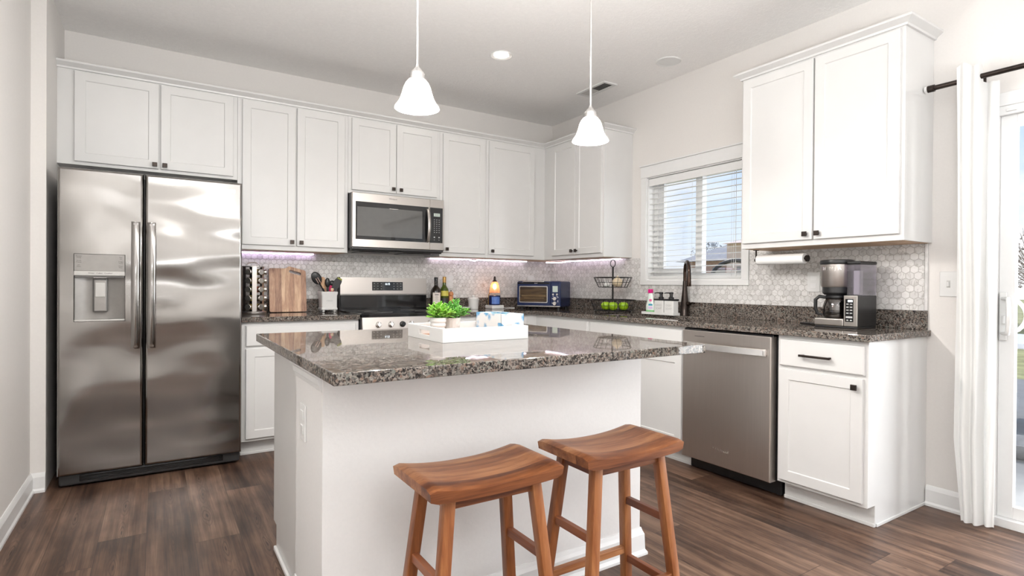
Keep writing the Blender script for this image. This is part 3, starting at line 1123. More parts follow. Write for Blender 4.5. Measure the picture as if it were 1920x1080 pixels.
tag(edge_slab([-2.942, -2.1745], [-0.646, -0.001], lambda x, y: True).build('granite_worktop', M['granite']),
    'speckled brown granite worktop between refrigerator and range', 'worktop')
tag(MB().box(-2.942, -2.1745, -0.022, -0.001, CZ1, 1.0142, 0.002).build('granite_upstand', M['granite']),
    'low granite upstand behind the cutting board and utensil crock', 'upstand')
SINK = (-0.545, -0.135, -2.135, -1.385)
tag(edge_slab([-1.4035, -0.646, SINK[0], SINK[1], -0.001], sorted([-3.316, SINK[2], SINK[3], -0.646, -0.001]),
              lambda x, y: (y > -0.646 or x > -0.646) and not (SINK[0] < x < SINK[1] and SINK[2] < y < SINK[3])).build('granite_worktop', M['granite']),
    'long L-shaped speckled brown granite worktop holding sink, toaster oven and coffee maker', 'worktop')
tag(MB().box(-1.4035, -0.0225, -0.022, -0.001, CZ1, 1.0142, 0.002).build('granite_upstand', M['granite']),
    'low granite upstand along the back wall behind canister and candle warmer', 'upstand')
tag(MB().box(-0.022, -0.001, -3.302, -0.001, CZ1, 1.0142, 0.002).build('granite_upstand', M['granite']),
    'long granite upstand along the window wall behind sink and coffee maker', 'upstand')

# sink basin
b = MB()
x0, x1, y0, y1 = SINK
b.cells([x0 - 0.02, x0 + 0.004, x1 - 0.004, x1 + 0.02], [y0 - 0.02, y0 + 0.004, y1 - 0.004, y1 + 0.02],
        lambda x, y: not (x0 < x < x1 and y0 < y < y1), (0, 0, 0.72), X, Y, Z, 0.161)
b.box(x0 - 0.02, x1 + 0.02, y0 - 0.02, y1 + 0.02, 0.712, 0.722)
sk = thing('kitchen_sink', 'stainless undermount sink basin let into the counter below the window', 'sink', ((x0 + x1) / 2, (y0 + y1) / 2, 0.712))
b.build('basin', M['sink'], sk)
MB().cyl(((x0 + x1) / 2, (y0 + y1) / 2, 0.7222), ((x0 + x1) / 2, (y0 + y1) / 2, 0.727), 0.045).build('drain', M['chrome'], sk)

# ------------------------------------------------------------------ refrigerator
fr = thing('refrigerator', 'stainless side-by-side refrigerator with water dispenser in left door', 'refrigerator', (-3.404, -0.38, 0.0))
MB().box(-3.852, -2.957, -0.655, -0.04, 0.018, 1.742, 0.006).build('cabinet_body', M['dark'], fr)
DX = (-3.857, -3.4665, -3.4595, -2.951)
DZ = (0.074, 1.760)
YD = -0.736
DP = (-3.7845, -3.5525, 0.916, 1.2905)   # dispenser opening


def fridge_door(x0, x1, hole=None):
    b = MB()
    prof = [(0.0, 0.0), (0.0, 0.052), (0.003, 0.062), (0.009, 0.068), (0.014, 0.070)]
    o = Vector((x0, YD + 0.070, DZ[0]))
    w, h = x1 - x0, DZ[1] - DZ[0]
    rs = []
    for ins, n in prof:
        rs.append([b.bm.verts.new(o + X * a + Z * c - Y * n) for a, c in ((ins, ins), (w - ins, ins), (w - ins, h - ins), (ins, h - ins))])
    for A, B in zip(rs, rs[1:]):
        for k in range(4):
            b.quad([A[k], A[(k + 1) % 4], B[(k + 1) % 4], B[k]])
    b.sm = False
    b.quad(list(reversed(rs[0])))
    if not hole:
        b.quad(rs[-1])
    else:
        xs = [x0 + 0.014, hole[0], hole[1], x1 - 0.014]
        zs = [DZ[0] + 0.014, hole[2], hole[3], DZ[1] - 0.014]
        for i in range(3):
            for j in range(3):
                if i == 1 and j == 1:
                    continue
                b.quad([(xs[i], YD, zs[j]), (xs[i + 1], YD, zs[j]), (xs[i + 1], YD, zs[j + 1]), (xs[i], YD, zs[j + 1])])
        hx0, hx1, hz0, hz1 = hole
        yb = YD + 0.062
        b.quad([(hx0, YD, hz0), (hx1, YD, hz0), (hx1, yb, hz0), (hx0, yb, hz0)])
        b.quad([(hx0, YD, hz1), (hx1, YD, hz1), (hx1, yb, hz1), (hx0, yb, hz1)])
        b.quad([(hx0, YD, hz0), (hx0, YD, hz1), (hx0, yb, hz1), (hx0, yb, hz0)])
        b.quad([(hx1, YD, hz0), (hx1, YD, hz1), (hx1, yb, hz1), (hx1, yb, hz0)])
        b.quad([(hx0, yb, hz0), (hx1, yb, hz0), (hx1, yb, hz1), (hx0, yb, hz1)])
    return b


def fridge_handle(xa, xb, parent):
    b = MB()
    n = 24
    rows = []
    za, zb_ = 0.757, 1.480
    for i in range(n + 1):
        t = i / n
        z = za + (zb_ - za) * t
        out = 0.030 + 0.026 * math.sin(PI * t) ** 0.7
        th = 0.020
        y = YD - out
        prof = [(xa, y + th), (xa + 0.002, y + 0.006), (xa + 0.010, y), (xb - 0.010, y), (xb - 0.002, y + 0.006), (xb, y + th)]
        rows.append([b.bm.verts.new((p[0], p[1], z)) for p in prof])
    for A, B in zip(rows, rows[1:]):
        for k in range(6):
            b.quad([A[k], A[(k + 1) % 6], B[(k + 1) % 6], B[k]])
    b.quad(rows[0]); b.quad(list(reversed(rows[-1])))
    xm = (xa + xb) / 2
    for z in (za + 0.03, zb_ - 0.03):
        b.box(xa + 0.008, xb - 0.008, YD + 0.001, YD - 0.034, z - 0.025, z + 0.025, 0.003)
    return b.build('handle', M['fsteel'], parent)


ld = fridge_door(DX[0], DX[1], DP).build('door', M['fsteel'], fr)
rd = fridge_door(DX[2], DX[3]).build('door', M['fsteel'], fr)
fridge_handle(-3.525, -3.483, ld)
fridge_handle(-3.448, -3.405, rd)
# dispenser
hx0, hx1, hz0, hz1 = DP
b = MB().box(hx0 + 0.002, hx1 - 0.002, YD + 0.058, YD - 0.001, 1.196, hz1 - 0.002, 0.002)
b.build('control_panel', M['greypl'], ld)
b = MB().box(hx0 + 0.001, hx1 - 0.001, YD + 0.05, YD - 0.004, 1.170, 1.196, 0.003)
b.build('label_strip', M['greylt'], ld)
b = MB().box(hx0 + 0.004, hx1 - 0.004, YD + 0.05, YD + 0.004, 1.160, 1.171, 0.001)
b.build('dispenser_hood', M['greydk'], ld)
b = MB()
# niche liner: curved back wall between dark side cheeks
n = 10
pts = [(hx0 + 0.002, YD + 0.006)] + [(hx0 + 0.004 + (hx1 - hx0 - 0.008) * i / n, YD + 0.020 + 0.036 * min(1.0, (math.sin(PI * (i + 0.4) / (n + 0.8)) * 1.3))) for i in range(n + 1)] + [(hx1 - 0.002, YD + 0.006)]
prev = None
for px_, py_ in pts:
    a = b.bm.verts.new((px_, py_, hz0 + 0.002)); c = b.bm.verts.new((px_, py_, 1.162))
    if prev:
        b.quad([prev[0], a, c, prev[1]])
    prev = (a, c)
b.build('niche_liner', M['greypl'], ld)
b = MB().box(hx0 + 0.002, hx1 - 0.002, YD + 0.05, YD - 0.004, hz0 + 0.001, hz0 + 0.010, 0.003)
b.build('drip_tray', M['greylt'], ld)
xm = (hx0 + hx1) / 2
b = MB().box(xm - 0.034, xm + 0.034, YD + 0.050, YD + 0.022, 0.965, 1.158, 0.008)
pd = b.build('paddle', M['greydk'], ld)
MB().box(xm - 0.028, xm + 0.028, YD + 0.03, YD + 0.0195, 0.972, 1.145, 0.004).build('paddle_face', M['greypl'], ld)
MB().box(xm - 0.022, xm + 0.022, YD + 0.025, YD + 0.0165, 1.052, 1.132, 0.002).build('paddle_pad', M['greylt'], ld)
MB().box(xm - 0.030, xm + 0.030, YD + 0.03, YD + 0.012, 1.157, 1.164, 0.002).build('spout', M['chrome'], ld)
for k, s in enumerate(('Water', 'Cubes', 'Crushed')):
    text(s, 0.0105, (xm + (-0.038, -0.002, 0.038)[k], YD - 0.004, 1.184), X, Z, -Y, M['ink'], ld)
for k, (s, q) in enumerate((('Freezer\nTemp', 'Fast\nIce'), ('Quick\nFreeze', 'Fridge\nTemp'), ('Air\nFilter', 'Water\nFilter'))):
    text(s, 0.0085, (hx0 + 0.023, YD - 0.001, 1.273 - 0.0245 * k), X, Z, -Y, M['ink'], ld)
    text(q, 0.0085, (hx1 - 0.021, YD - 0.001, 1.270 - 0.0245 * k), X, Z, -Y, M['ink'], ld)
b = MB().box(-3.079, -2.993, YD + 0.002, YD - 0.003, 1.690, 1.7155, 0.001)
bd = b.build('badge', M['nickel'], rd)
text('FRIGIDAIRE', 0.0135, (-3.036, YD - 0.003, 1.7055), X, Z, -Y, M['ink'], rd, sx=0.95)
text('GALLERY', 0.006, (-3.036, YD - 0.003, 1.6955), X, Z, -Y, M['greydk'], rd)
b = MB()
b.box(-3.850, -2.957, -0.700, -0.655, 0.012, 0.072, 0.010)
b.build('kick_plate', M['dark'], fr)
b = MB()
b.box(-3.76, -3.05, -0.7035, -0.698, 0.030, 0.064, 0.002)
for k in range(4):
    b.box(-3.755, -3.055, -0.7065, -0.70, 0.033 + 0.008 * k, 0.036 + 0.008 * k)
b.build('kick_grille', M['blackgloss'], fr)
for xx in (-3.83, -2.99):
    MB().box(xx - 0.02, xx + 0.02, -0.72, -0.60, 1.742, 1.758, 0.004).build('hinge_cover', M['dark'], fr)
for xx in (-3.80, -3.01):
    for yy in (-0.62, -0.10):
        MB().cyl((xx, yy, 0.0), (xx, yy, 0.02), 0.02).build('foot', M['black'], fr)

# ------------------------------------------------------------------ range
RX0, RX1 = -2.168, -1.409
rg = thing('kitchen_range', 'freestanding stainless electric range with black glass cooktop', 'range', ((RX0 + RX1) / 2, -0.33, 0.0))
MB().box(RX0, RX1, -0.625, -0.012, 0.03, 0.905, 0.003).build('oven_body', M['dark'], rg)
b = MB()
b.box(RX0 - 0.003, RX1 + 0.003, -0.655, -0.085, 0.905, 0.922, 0.004)
ct = b.build('cooktop', M['blackgloss'], rg)
b = MB()
for cx_, cy_, rr in ((-1.98, -0.47, 0.105), (-1.59, -0.47, 0.085), (-1.98, -0.21, 0.075), (-1.59, -0.21, 0.105)):
    b.tube([(cx_ + rr * math.cos(2 * PI * k / 40), cy_ + rr * math.sin(2 * PI * k / 40), 0.9222) for k in range(40)], 0.0012, 4, closed=True)
b.build('burner_rings', M['greydk'], ct)
b = MB().box(RX0 + 0.006, RX1 - 0.006, -0.085, -0.015, 0.915, 1.045, 0.004)
b.build('backguard_base', M['blackgloss'], rg)
b = MB()
b.prism([(0, 0), (0.067, 0.0), (0.060, 0.145), (0.0, 0.145)], (RX0 + 0.002, -0.012, 1.043), -Y, Z, X, RX1 - RX0 - 0.004, 0.003)
bg = b.build('backguard', M['steel'], rg)
MB().box(RX0, RX0 + 0.004, -0.09, -0.012, 0.91, 1.19).build('backguard_side', M['black'], rg)
MB().box(RX0 + 0.002, RX1 - 0.002, -0.083, -0.077, 1.049, 1.053).build('backguard_groove', M['dark'], rg)
V_ = Vector((0, 0.007, 0.145)).normalized()
N_ = X.cross(V_)
cp = Vector(((-1.897 - 1.634) / 2, -0.0745, 1.117))
MB().obox(cp + N_ * 0.0, X, V_, N_, 0.268, 0.072, 0.006, 0.001).build('display_panel', M['blackgloss'], bg)
text('6:15', 0.024, cp + N_ * 0.0032 + V_ * 0.018 - X * 0.0, X, V_, N_, M['clock'], bg, 'clock_digits')
b = MB()
for k, xx in enumerate((-0.115, -0.085, -0.055, 0.055, 0.085, 0.115)):
    for q in (-0.022, 0.0, 0.022):
        b.obox(cp + N_ * 0.0032 + X * xx + V_ * q, X, V_, N_, 0.010, 0.003, 0.0006)
b.build('button_marks', M['inkg'], bg)
# front control panel with knobs
b = MB()
b.prism([(0, 0), (0.040, 0.0), (0.022, 0.115), (0.0, 0.115)], (RX0 + 0.006, -0.625, 0.782), -Y, Z, X, RX1 - RX0 - 0.012, 0.004)
fp = b.build('control_panel', M['steel'], rg)
MB().box(RX0, RX1, -0.652, -0.62, 0.893, 0.906, 0.002).build('cooktop_trim', M['blackgloss'], rg)
Vk = Vector((0, 0.018, 0.115)).normalized()
Nk = X.cross(Vk)
for xx in (-2.045, -1.950, -1.860, -1.793, -1.645):
    c = Vector((xx, -0.6565, 0.838))
    b = MB()
    mat = Matrix((X, Vk, Nk)).transposed().to_4x4(); mat.translation = c
    big = xx == -1.860
    t_ = MB().lathe([(0.022, -0.002), (0.022, 0.006), (0.018, 0.010), (0.017, 0.026), (0.013, 0.030)], (0, 0, 0), 24)
    if not big:
        t_.box(-0.004, 0.004, -0.020, 0.020, 0.010, 0.034, 0.002)
    b.absorb(t_.bm, mat)
    kb = b.build('knob', M['blackgloss'] if big else M['chrome'], rg)
b = MB().box(RX0 + 0.006, RX1 - 0.006, -0.660, -0.622, 0.235, 0.776, 0.006)
od = b.build('oven_door', M['steel'], rg)
MB().box(RX0 + 0.10, RX1 - 0.10, -0.6615, -0.655, 0.36, 0.64, 0.002).build('door_window', M['blackgloss'], od)
b = MB().tube([(RX0 + 0.06, -0.658, 0.735), (RX0 + 0.06, -0.705, 0.735), (RX1 - 0.06, -0.705, 0.735), (RX1 - 0.06, -0.658, 0.735)], 0.011, 10)
b.build('handle', M['steel'], od)
MB().box(RX0 + 0.006, RX1 - 0.006, -0.655, -0.622, 0.06, 0.228, 0.005).build('storage_drawer', M['steel'], rg)
for xx in (RX0 + 0.04, RX1 - 0.04):
    for yy in (-0.58, -0.06):
        MB().cyl((xx, yy, 0), (xx, yy, 0.032), 0.018).build('foot', M['black'], rg)

# ------------------------------------------------------------------ microwave
mw = thing('microwave_oven', 'stainless over-the-range microwave hung under the short cabinet', 'microwave', ((RX0 + RX1) / 2, -0.2, 1.405))
MX0, MX1 = -2.168, -1.4075
MB().box(MX0, MX1, -0.385, -0.002, 1.408, 1.829, 0.003).build('body', M['dark'], mw)
xd = -1.5335
b = MB()
b.panel((MX0, -0.385, 1.414), X, Z, -Y, xd - MX0, 1.828 - 1.414, 0.025, 0.0, edge=0.004)
md = b.build('door', M['steel'], mw)
b = MB().box(-2.141, xd - 0.012, -0.4115, -0.405, 1.474, 1.761, 0.0022)
wf = b.build('window_frame', M['blackgloss'], md)
b = MB().box(-2.130, -1.600, -0.4125, -0.408, 1.500, 1.722, 0.0006)
b.build('window', plain('microwave_window', (0.075, 0.075, 0.072), 0.06, 0.0, 0.03, spec=0.9), md)
b = MB()
n = 20
rows = []
for i in range(n + 1):
    t_ = i / n
    z = 1.478 + (1.745 - 1.478) * t_
    yy = -0.424 - 0.030 * math.sin(PI * t_) ** 0.8
    xa, xb = -1.566, -1.539
    rows.append([b.bm.verts.new(q) for q in ((xa, yy + 0.012, z), (xa + 0.003, yy + 0.002, z), (xa + 0.009, yy, z), (xb - 0.009, yy, z), (xb - 0.003, yy + 0.002, z), (xb, yy + 0.012, z))])
for A, B in zip(rows, rows[1:]):
    for k in range(6):
        b.quad([A[k], A[(k + 1) % 6], B[(k + 1) % 6], B[k]])
b.quad(rows[0]); b.quad(list(reversed(rows[-1])))
for z in (1.487, 1.736):
    b.box(-1.562, -1.543, -0.409, -0.422, z - 0.009, z + 0.009, 0.002)
b.build('handle', M['steel'], md)
b = MB()
b.panel((xd + 0.002, -0.385, 1.414), X, Z, -Y, MX1 - xd - 0.002, 1.828 - 1.414, 0.025, 0.0, edge=0.004)
cpn = b.build('control_panel', M['steel'], mw)
MB().box(xd + 0.002, MX1 - 0.012, -0.4115, -0.405, 1.474, 1.761, 0.002).build('key_panel', M['blackgloss'], cpn)
MB().box(-1.500, -1.445, -0.4125, -0.410, 1.690, 1.715).build('display', M['lcd'], cpn)
text('6:15', 0.018, (-1.4725, -0.4125, 1.7025), X, Z, -Y, M['ink'], cpn, 'clock_digits')
b = MB()
for i in range(3):
    for j in range(7):
        b.box(-1.498 + 0.021 * i, -1.490 + 0.021 * i, -0.4121, -0.4112, 1.660 - 0.017 * j, 1.664 - 0.017 * j)
for i in (0, 2):
    b.box(-1.500 + 0.021 * i, -1.488 + 0.021 * i, -0.4121, -0.4112, 1.515, 1.524)
    b.box(-1.498 + 0.021 * i, -1.490 + 0.021 * i, -0.4121, -0.4112, 1.497, 1.500)
b.build('key_marks', M['inkg'], cpn)
text('Whirlpool', 0.0155, (-1.846, -0.410, 1.799), X, Z, -Y, M['ink'], md)
b = MB().box(MX0 + 0.004, MX1 - 0.004, -0.38, -0.03, 1.388, 1.410, 0.006)
for k in range(2):
    b.box(MX0 + 0.08 + 0.36 * k, MX0 + 0.32 + 0.36 * k, -0.33, -0.12, 1.382, 1.389, 0.003)
b.build('vent_filter', M['black'], mw)
MB().box(MX0 + 0.002, MX1 - 0.002, -0.404, -0.36, 1.398, 1.416, 0.004).build('bottom_lip', M['dark'], mw)

# ------------------------------------------------------------------ dishwasher
dw = thing('dishwasher', 'stainless built-in dishwasher with bowed bar handle', 'dishwasher', (-0.3, -2.54, 0.0))
DY0, DY1 = -2.239, -2.848
MB().box(-0.590, -0.02, DY1 + 0.004, DY0 - 0.002, 0.09, 0.872, 0.002).build('tub', M['black'], dw)
b = MB()
b.panel((-0.594, DY0 - 0.004, 0.088), -Y, Z, -X, 0.588, 0.778, 0.054, 0.0, edge=0.004)
dd = b.build('door', M['dsteel'], dw)
MB().box(-0.632, -0.575, DY1 + 0.012, DY0 - 0.006, 0.8665, 0.876, 0.002).build('control_strip', M['blackgloss'], dw)
b = MB()
n = 24
rows = []
for i in range(n + 1):
    t_ = i / n
    yy = -2.262 - (2.808 - 2.262) * t_
    xx = -0.664 - 0.034 * math.sin(PI * t_) ** 0.8
    rows.append([b.bm.verts.new(q) for q in ((xx + 0.010, yy, 0.760), (xx, yy, 0.763), (xx, yy, 0.795), (xx + 0.010, yy, 0.798))])
for A, B in zip(rows, rows[1:]):
    for k in range(4):
        b.quad([A[k], A[(k + 1) % 4], B[(k + 1) % 4], B[k]])
b.quad(rows[0]); b.quad(list(reversed(rows[-1])))
for yy in (-2.274, -2.796):
    b.box(-0.646, -0.668, yy - 0.010, yy + 0.010, 0.766, 0.792, 0.002)
b.build('handle', M['satin'], dd)
MB().box(-0.6495, -0.6475, -2.405, -2.335, 0.832, 0.8345).build('vent_slot', M['black'], dd)
text('Whirlpool', 0.026, (-0.648, -2.525, 0.184), -Y, Z, -X, M['nickel'], dd)
MB().box(-0.560, -0.04, DY1 + 0.006, DY0 - 0.004, 0.008, 0.09, 0.002).build('toe_plate', M['black'], dw)
for yy in (-2.28, -2.82):
    for xx in (-0.53, -0.08):
        MB().cyl((xx, yy, 0), (xx, yy, 0.012), 0.015).build('foot', M['black'], dw)

# ------------------------------------------------------------------ island
IX0, IX1 = -2.986, -1.672
IYF, IYM, IYB = -2.893, -2.525, -1.985
il = thing('kitchen_island', 'white kitchen island with knee wall facing the stools', 'island', (-2.33, -2.43, 0.0))
MB().box(IX0, IX1, IYF, IYM, 0.0, CZ0 - 0.0005, 0.002).build('knee_wall', M['shade_wall'], il)
b = MB()
b.prism([(0, 0.0), (0.475, 0.0), (0.475, 0.104), (0.54, 0.104), (0.54, CZ0 - 0.001), (0, CZ0 - 0.001)], (IX0 + 0.018, IYM, 0), Y, Z, X, IX1 - IX0 - 0.03, 0.0)
b.build('cabinet_carcass', M['cab'], il)
for k in range(2):
    w = (IX1 - IX0 - 0.08) / 2
    MB().panel((IX1 - 0.03 - (w + 0.006) * k, IYM + 0.54, 0.122), -X, Z, Y, w, 0.585, DT, 0.052).build('door', M['cab'], il)
    MB().panel((IX1 - 0.03 - (w + 0.006) * k, IYM + 0.54, 0.724), -X, Z, Y, w, 0.134, DT, 0.0, edge=0.005).build('drawer_front', M['cab'], il)
b = MB()
sweep(b, [(IX0, IYM - 0.004), (IX0, IYF + 0.004)], [(0.0, 0.812), (0.004, 0.812), (0.008, 0.828), (0.012, 0.832), (0.014, 0.850), (0.024, 0.862), (0.024, CZ0 - 0.001), (0.0, CZ0 - 0.001)])
b.build('cap_molding', M['trim'], il)
b = MB()
bp = [(0.0, 0.0), (0.024, 0.0), (0.024, 0.010), (0.016, 0.022), (0.014, 0.085), (0.008, 0.098), (0.004, 0.112), (0.0, 0.112)]
sweep(b, [(IX0, IYM), (IX0, IYF), (IX1, IYF), (IX1, IYM)], bp)
b.build('baseboard', M['trim'], il)
MB().box(IX0 + 0.006, IX0 + 0.018, IYM, IYM + 0.475, 0.0, 0.02, 0.004).build('shoe_molding', M['trim'], il)
# outlet on the end face
b = MB().box(IX0 - 0.005, IX0, -2.683, -2.607, 0.612, 0.732, 0.003)
ol = tag(b.build('power_outlet', M['trim']), 'white double power outlet on the left end of the island', 'outlet')
b = MB()
for zz in (0.648, 0.696):
    b.box(IX0 - 0.008, IX0 - 0.004, -2.662, -2.628, zz - 0.016, zz + 0.016, 0.003)
b.build('socket', M['white'], ol)

t = tag(edge_slab([-3.035, -1.6445], [-3.198, -1.934], lambda x, y: True).build('granite_worktop', M['granite']),
        'speckled brown granite worktop on the island with seating overhang', 'worktop')

# ------------------------------------------------------------------ bar stools


def make_stool(loc, label):
    r = thing('bar_stool', label, 'stool', loc, 'wooden saddle stools at the island')
    L = Vector(loc)
    sw, sd, zt, th = 0.425, 0.262, 0.620, 0.045
    nu, nv = 22, 10
    b = MB()

    def sect(u, v):
        # saddle: dips along the middle, softly rounded ends
        x = (u - 0.5) * sw
        y = (v - 0.5) * sd
        dip = 0.022 * (1 - min(1, abs(2 * u - 1)) ** 2.2)
        return x, y, dip
    top, bot = [], []
    for i in range(nu + 1):
        u = i / nu
        e = max(0.0, abs(2 * u - 1) - 0.90) / 0.10
        drop = 0.010 * e * e
        rowt, rowb = [], []
        for j in range(nv + 1):
            v = j / nv
            x, y, dip = sect(u, v)
            ev = max(0.0, abs(2 * v - 1) - 0.88) / 0.12
            rowt.append(b.bm.verts.new(L + Vector((x, y, zt - dip - drop - 0.006 * ev * ev))))
            rowb.append(b.bm.verts.new(L + Vector((x * 0.985, y * 0.985, zt - th - dip * 0.35 + 0.006 * e))))
        top.append(rowt); bot.append(rowb)
    for i in range(nu):
        for j in range(nv):
            b.quad([top[i][j], top[i + 1][j], top[i + 1][j + 1], top[i][j + 1]])
            b.quad([bot[i][j], bot[i][j + 1], bot[i + 1][j + 1], bot[i + 1][j]])
    for i in range(nu):
        for j in (0, nv):
            b.quad([top[i][j], bot[i][j], bot[i + 1][j], top[i + 1][j]])
    for j in range(nv):
        for i in (0, nu):
            b.quad([top[i][j], top[i][j + 1], bot[i][j + 1], bot[i][j]])
    b.build('seat', M['stool'], r, smooth=50)
    tx, ty, fx, fy = 0.138, 0.082, 0.200, 0.126
    zl = zt - th - 0.006

    def legp(sx, sy, z):
        k = 1 - z / zl
        return L + Vector((sx * (tx + (fx - tx) * k), sy * (ty + (fy - ty) * k), z))
    for sx in (-1, 1):
        for sy in (-1, 1):
            b = MB()
            A, B = legp(sx, sy, 0.0), legp(sx, sy, zl)
            h = 0.0163
            ra = [b.bm.verts.new(A + Vector((h * p, h * q, 0))) for p, q in ((-1, -1), (1, -1), (1, 1), (-1, 1))]
            rb = [b.bm.verts.new(B + Vector((h * p, h * q, 0))) for p, q in ((-1, -1), (1, -1), (1, 1), (-1, 1))]
            for k in range(4):
                b.quad([ra[k], ra[(k + 1) % 4], rb[(k + 1) % 4], rb[k]])
            b.quad(list(reversed(ra))); b.quad(rb)
            es = [e for e in b.bm.edges if abs((e.verts[0].co - e.verts[1].co).normalized().z) > 0.5]
            bmesh.ops.bevel(b.bm, geom=es, offset=0.003, segments=2, profile=0.5, affect='EDGES')
            b.build('leg', M['stoolz'], r)
    for sy in (-1, 1):
        MB().bar(legp(-1, sy, zl - 0.016), legp(1, sy, zl - 0.016), 0.018, 0.034, 0.002).build('apron', M['stool'], r)
        MB().bar(legp(-1, sy, 0.150), legp(1, sy, 0.150), 0.020, 0.026, 0.002).build('stretcher', M['stool'], r)
    for sx in (-1, 1):
        MB().bar(legp(sx, -1, zl - 0.016), legp(sx, 1, zl - 0.016), 0.018, 0.034, 0.002).build('apron', M['stooly'], r)
        MB().bar(legp(sx, -1, 0.345), legp(sx, 1, 0.345), 0.020, 0.026, 0.002).build('stretcher', M['stooly'], r)
        MB().bar(legp(sx, -1, 0.118), legp(sx, 1, 0.118), 0.020, 0.026, 0.002).build('stretcher', M['stooly'], r)
    return r


st = make_stool((-2.607, -3.163, 0.0), 'wooden saddle-seat bar stool nearer the left end of the island')
dup(st, (-2.098, -3.172, 0.0), 'wooden saddle-seat bar stool nearer the dishwasher')

# ------------------------------------------------------------------ lamps


def make_pendant(loc, label):
    r = thing('pendant_lamp', label, 'lamp', loc, 'pendant lamps above the island')
    x, y, z = loc       # z: rim of the shade
    MB().lathe([(0.060, H - z - 0.0005), (0.058, H - z - 0.012), (0.030, H - z - 0.030), (0.008, H - z - 0.036)], (x, y, z), 32).build('canopy', M['nickel'], r)
    MB().cyl((x, y, z + 0.155), (x, y, H - 0.03), 0.0055, seg=12).build('rod', M['nickel'], r)
    MB().lathe([(0.029, 0.108), (0.031, 0.116), (0.029, 0.124), (0.030, 0.130), (0.026, 0.138), (0.016, 0.150), (0.008, 0.158), (0.006, 0.168)], (x, y, z), 32).build('cap', M['nickel'], r)
    outer = [(0.086, 0.0), (0.0845, 0.004), (0.074, 0.018), (0.064, 0.036), (0.057, 0.058), (0.051, 0.080), (0.044, 0.096), (0.034, 0.108), (0.026, 0.112)]
    b = MB().lathe(outer + [(a - 0.003, q - 0.001) for a, q in reversed(outer)], (x, y, z), 40, False, False)
    b.build('shade', M['shade'], r, smooth=60)
    b = MB()
    b.lathe([(0.012, 0.085), (0.014, 0.070), (0.024, 0.050), (0.032, 0.028), (0.032, 0.010), (0.024, -0.006), (0.010, -0.015), (0.002, -0.0165)], (x, y, z), 24)
    b.build('bulb', M['bulb'], r, smooth=60)
    MB().cyl((x, y, z + 0.080), (x, y, z + 0.125), 0.014, seg=16).build('socket', M['nickel'], r)
    return r


pn = make_pendant((-2.557, -2.57, 1.812), 'white glass bell pendant lamp over the left half of the island')
dup(pn, (-1.686, -2.57, 1.812), 'white glass bell pendant lamp over the right half of the island')

dl = thing('recessed_downlight', 'lit recessed ceiling downlight above the kitchen', 'light', (-1.358, -1.221, H - 0.01))
MB().lathe([(0.050, -0.001), (0.076, -0.006), (0.080, -0.002), (0.080, 0.0), (0.050, 0.0)], (-1.358, -1.221, H), 40, False, False).build('trim_ring', M['white'], dl)
MB().lathe([(0.001, -0.0025), (0.050, -0.0025), (0.050, 0.0), (0.001, 0.0)], (-1.358, -1.221, H), 40).build('lens', M['down'], dl)
cs = thing('ceiling_speaker', 'plain white round flush ceiling plate near the window wall', 'ceiling plate', (-0.294, -1.792, H - 0.01))
MB().lathe([(0.070, -0.004), (0.084, -0.007), (0.090, -0.003), (0.090, 0.0), (0.070, 0.0)], (-0.294, -1.792, H), 40, False, False).build('rim', M['white'], cs)
MB().lathe([(0.001, -0.004), (0.070, -0.004), (0.070, 0.0), (0.001, 0.0)], (-0.294, -1.792, H), 40).build('grille', M['white'], cs)

# ceiling vent
cv = thing('ceiling_vent', 'white rectangular ceiling air vent with dark louvres', 'vent', (-0.355, -1.08, H - 0.012))
b = MB()
b.cells([-0.425, -0.402, -0.308, -0.285], [-1.255, -1.232, -0.928, -0.905], lambda x, y: not (-0.402 < x < -0.308 and -1.232 < y < -0.928), (0, 0, H - 0.010), X, Y, Z, 0.0098)
b.build('frame', M['white'], cv)
MB().box(-0.402, -0.308, -1.232, -0.928, H - 0.003, H - 0.0005).build('duct', M['dark'], cv)
b = MB()
for k in range(15):
    yy = -1.224 + 0.0205 * k
    b.obox((-0.355, yy, H - 0.006), X, Vector((0, 0.88, -0.47 if k > 7 else 0.47)), Vector((0, 0.47 if k > 7 else -0.47, 0.88)), 0.094, 0.011, 0.001)
b.build('louvres', M['greylt'], cv)

# under-cabinet LED strips
tag(MB().box(-2.90, -2.36, -0.036, -0.022, 1.361, 1.3695).build('led_strip', M['led']), 'glowing lilac LED strip under the cabinet beside the refrigerator', 'light strip')


def led_path(pts, label):
    b = MB().tube(pts, 0.0045, 8)
    return tag(b.build('led_strip', M['ledw']), label, 'light strip')


led_path([(-1.36, -0.04, 1.366), (-1.10, -0.05, 1.366), (-1.00, -0.09, 1.366), (-0.975, -0.10, 1.355), (-0.945, -0.10, 1.353), (-0.91, -0.09, 1.364), (-0.60, -0.05, 1.366), (-0.34, -0.05, 1.366)],
         'loose white LED strip under the cabinets right of the microwave')
led_path([(-0.10, -0.05, 1.362), (-0.10, -0.16, 1.357), (-0.10, -0.30, 1.356), (-0.11, -0.40, 1.361), (-0.08, -0.44, 1.366), (-0.05, -0.60, 1.366), (-0.04, -1.05, 1.366)],
         'loose white LED strip under the cabinet beside the window')

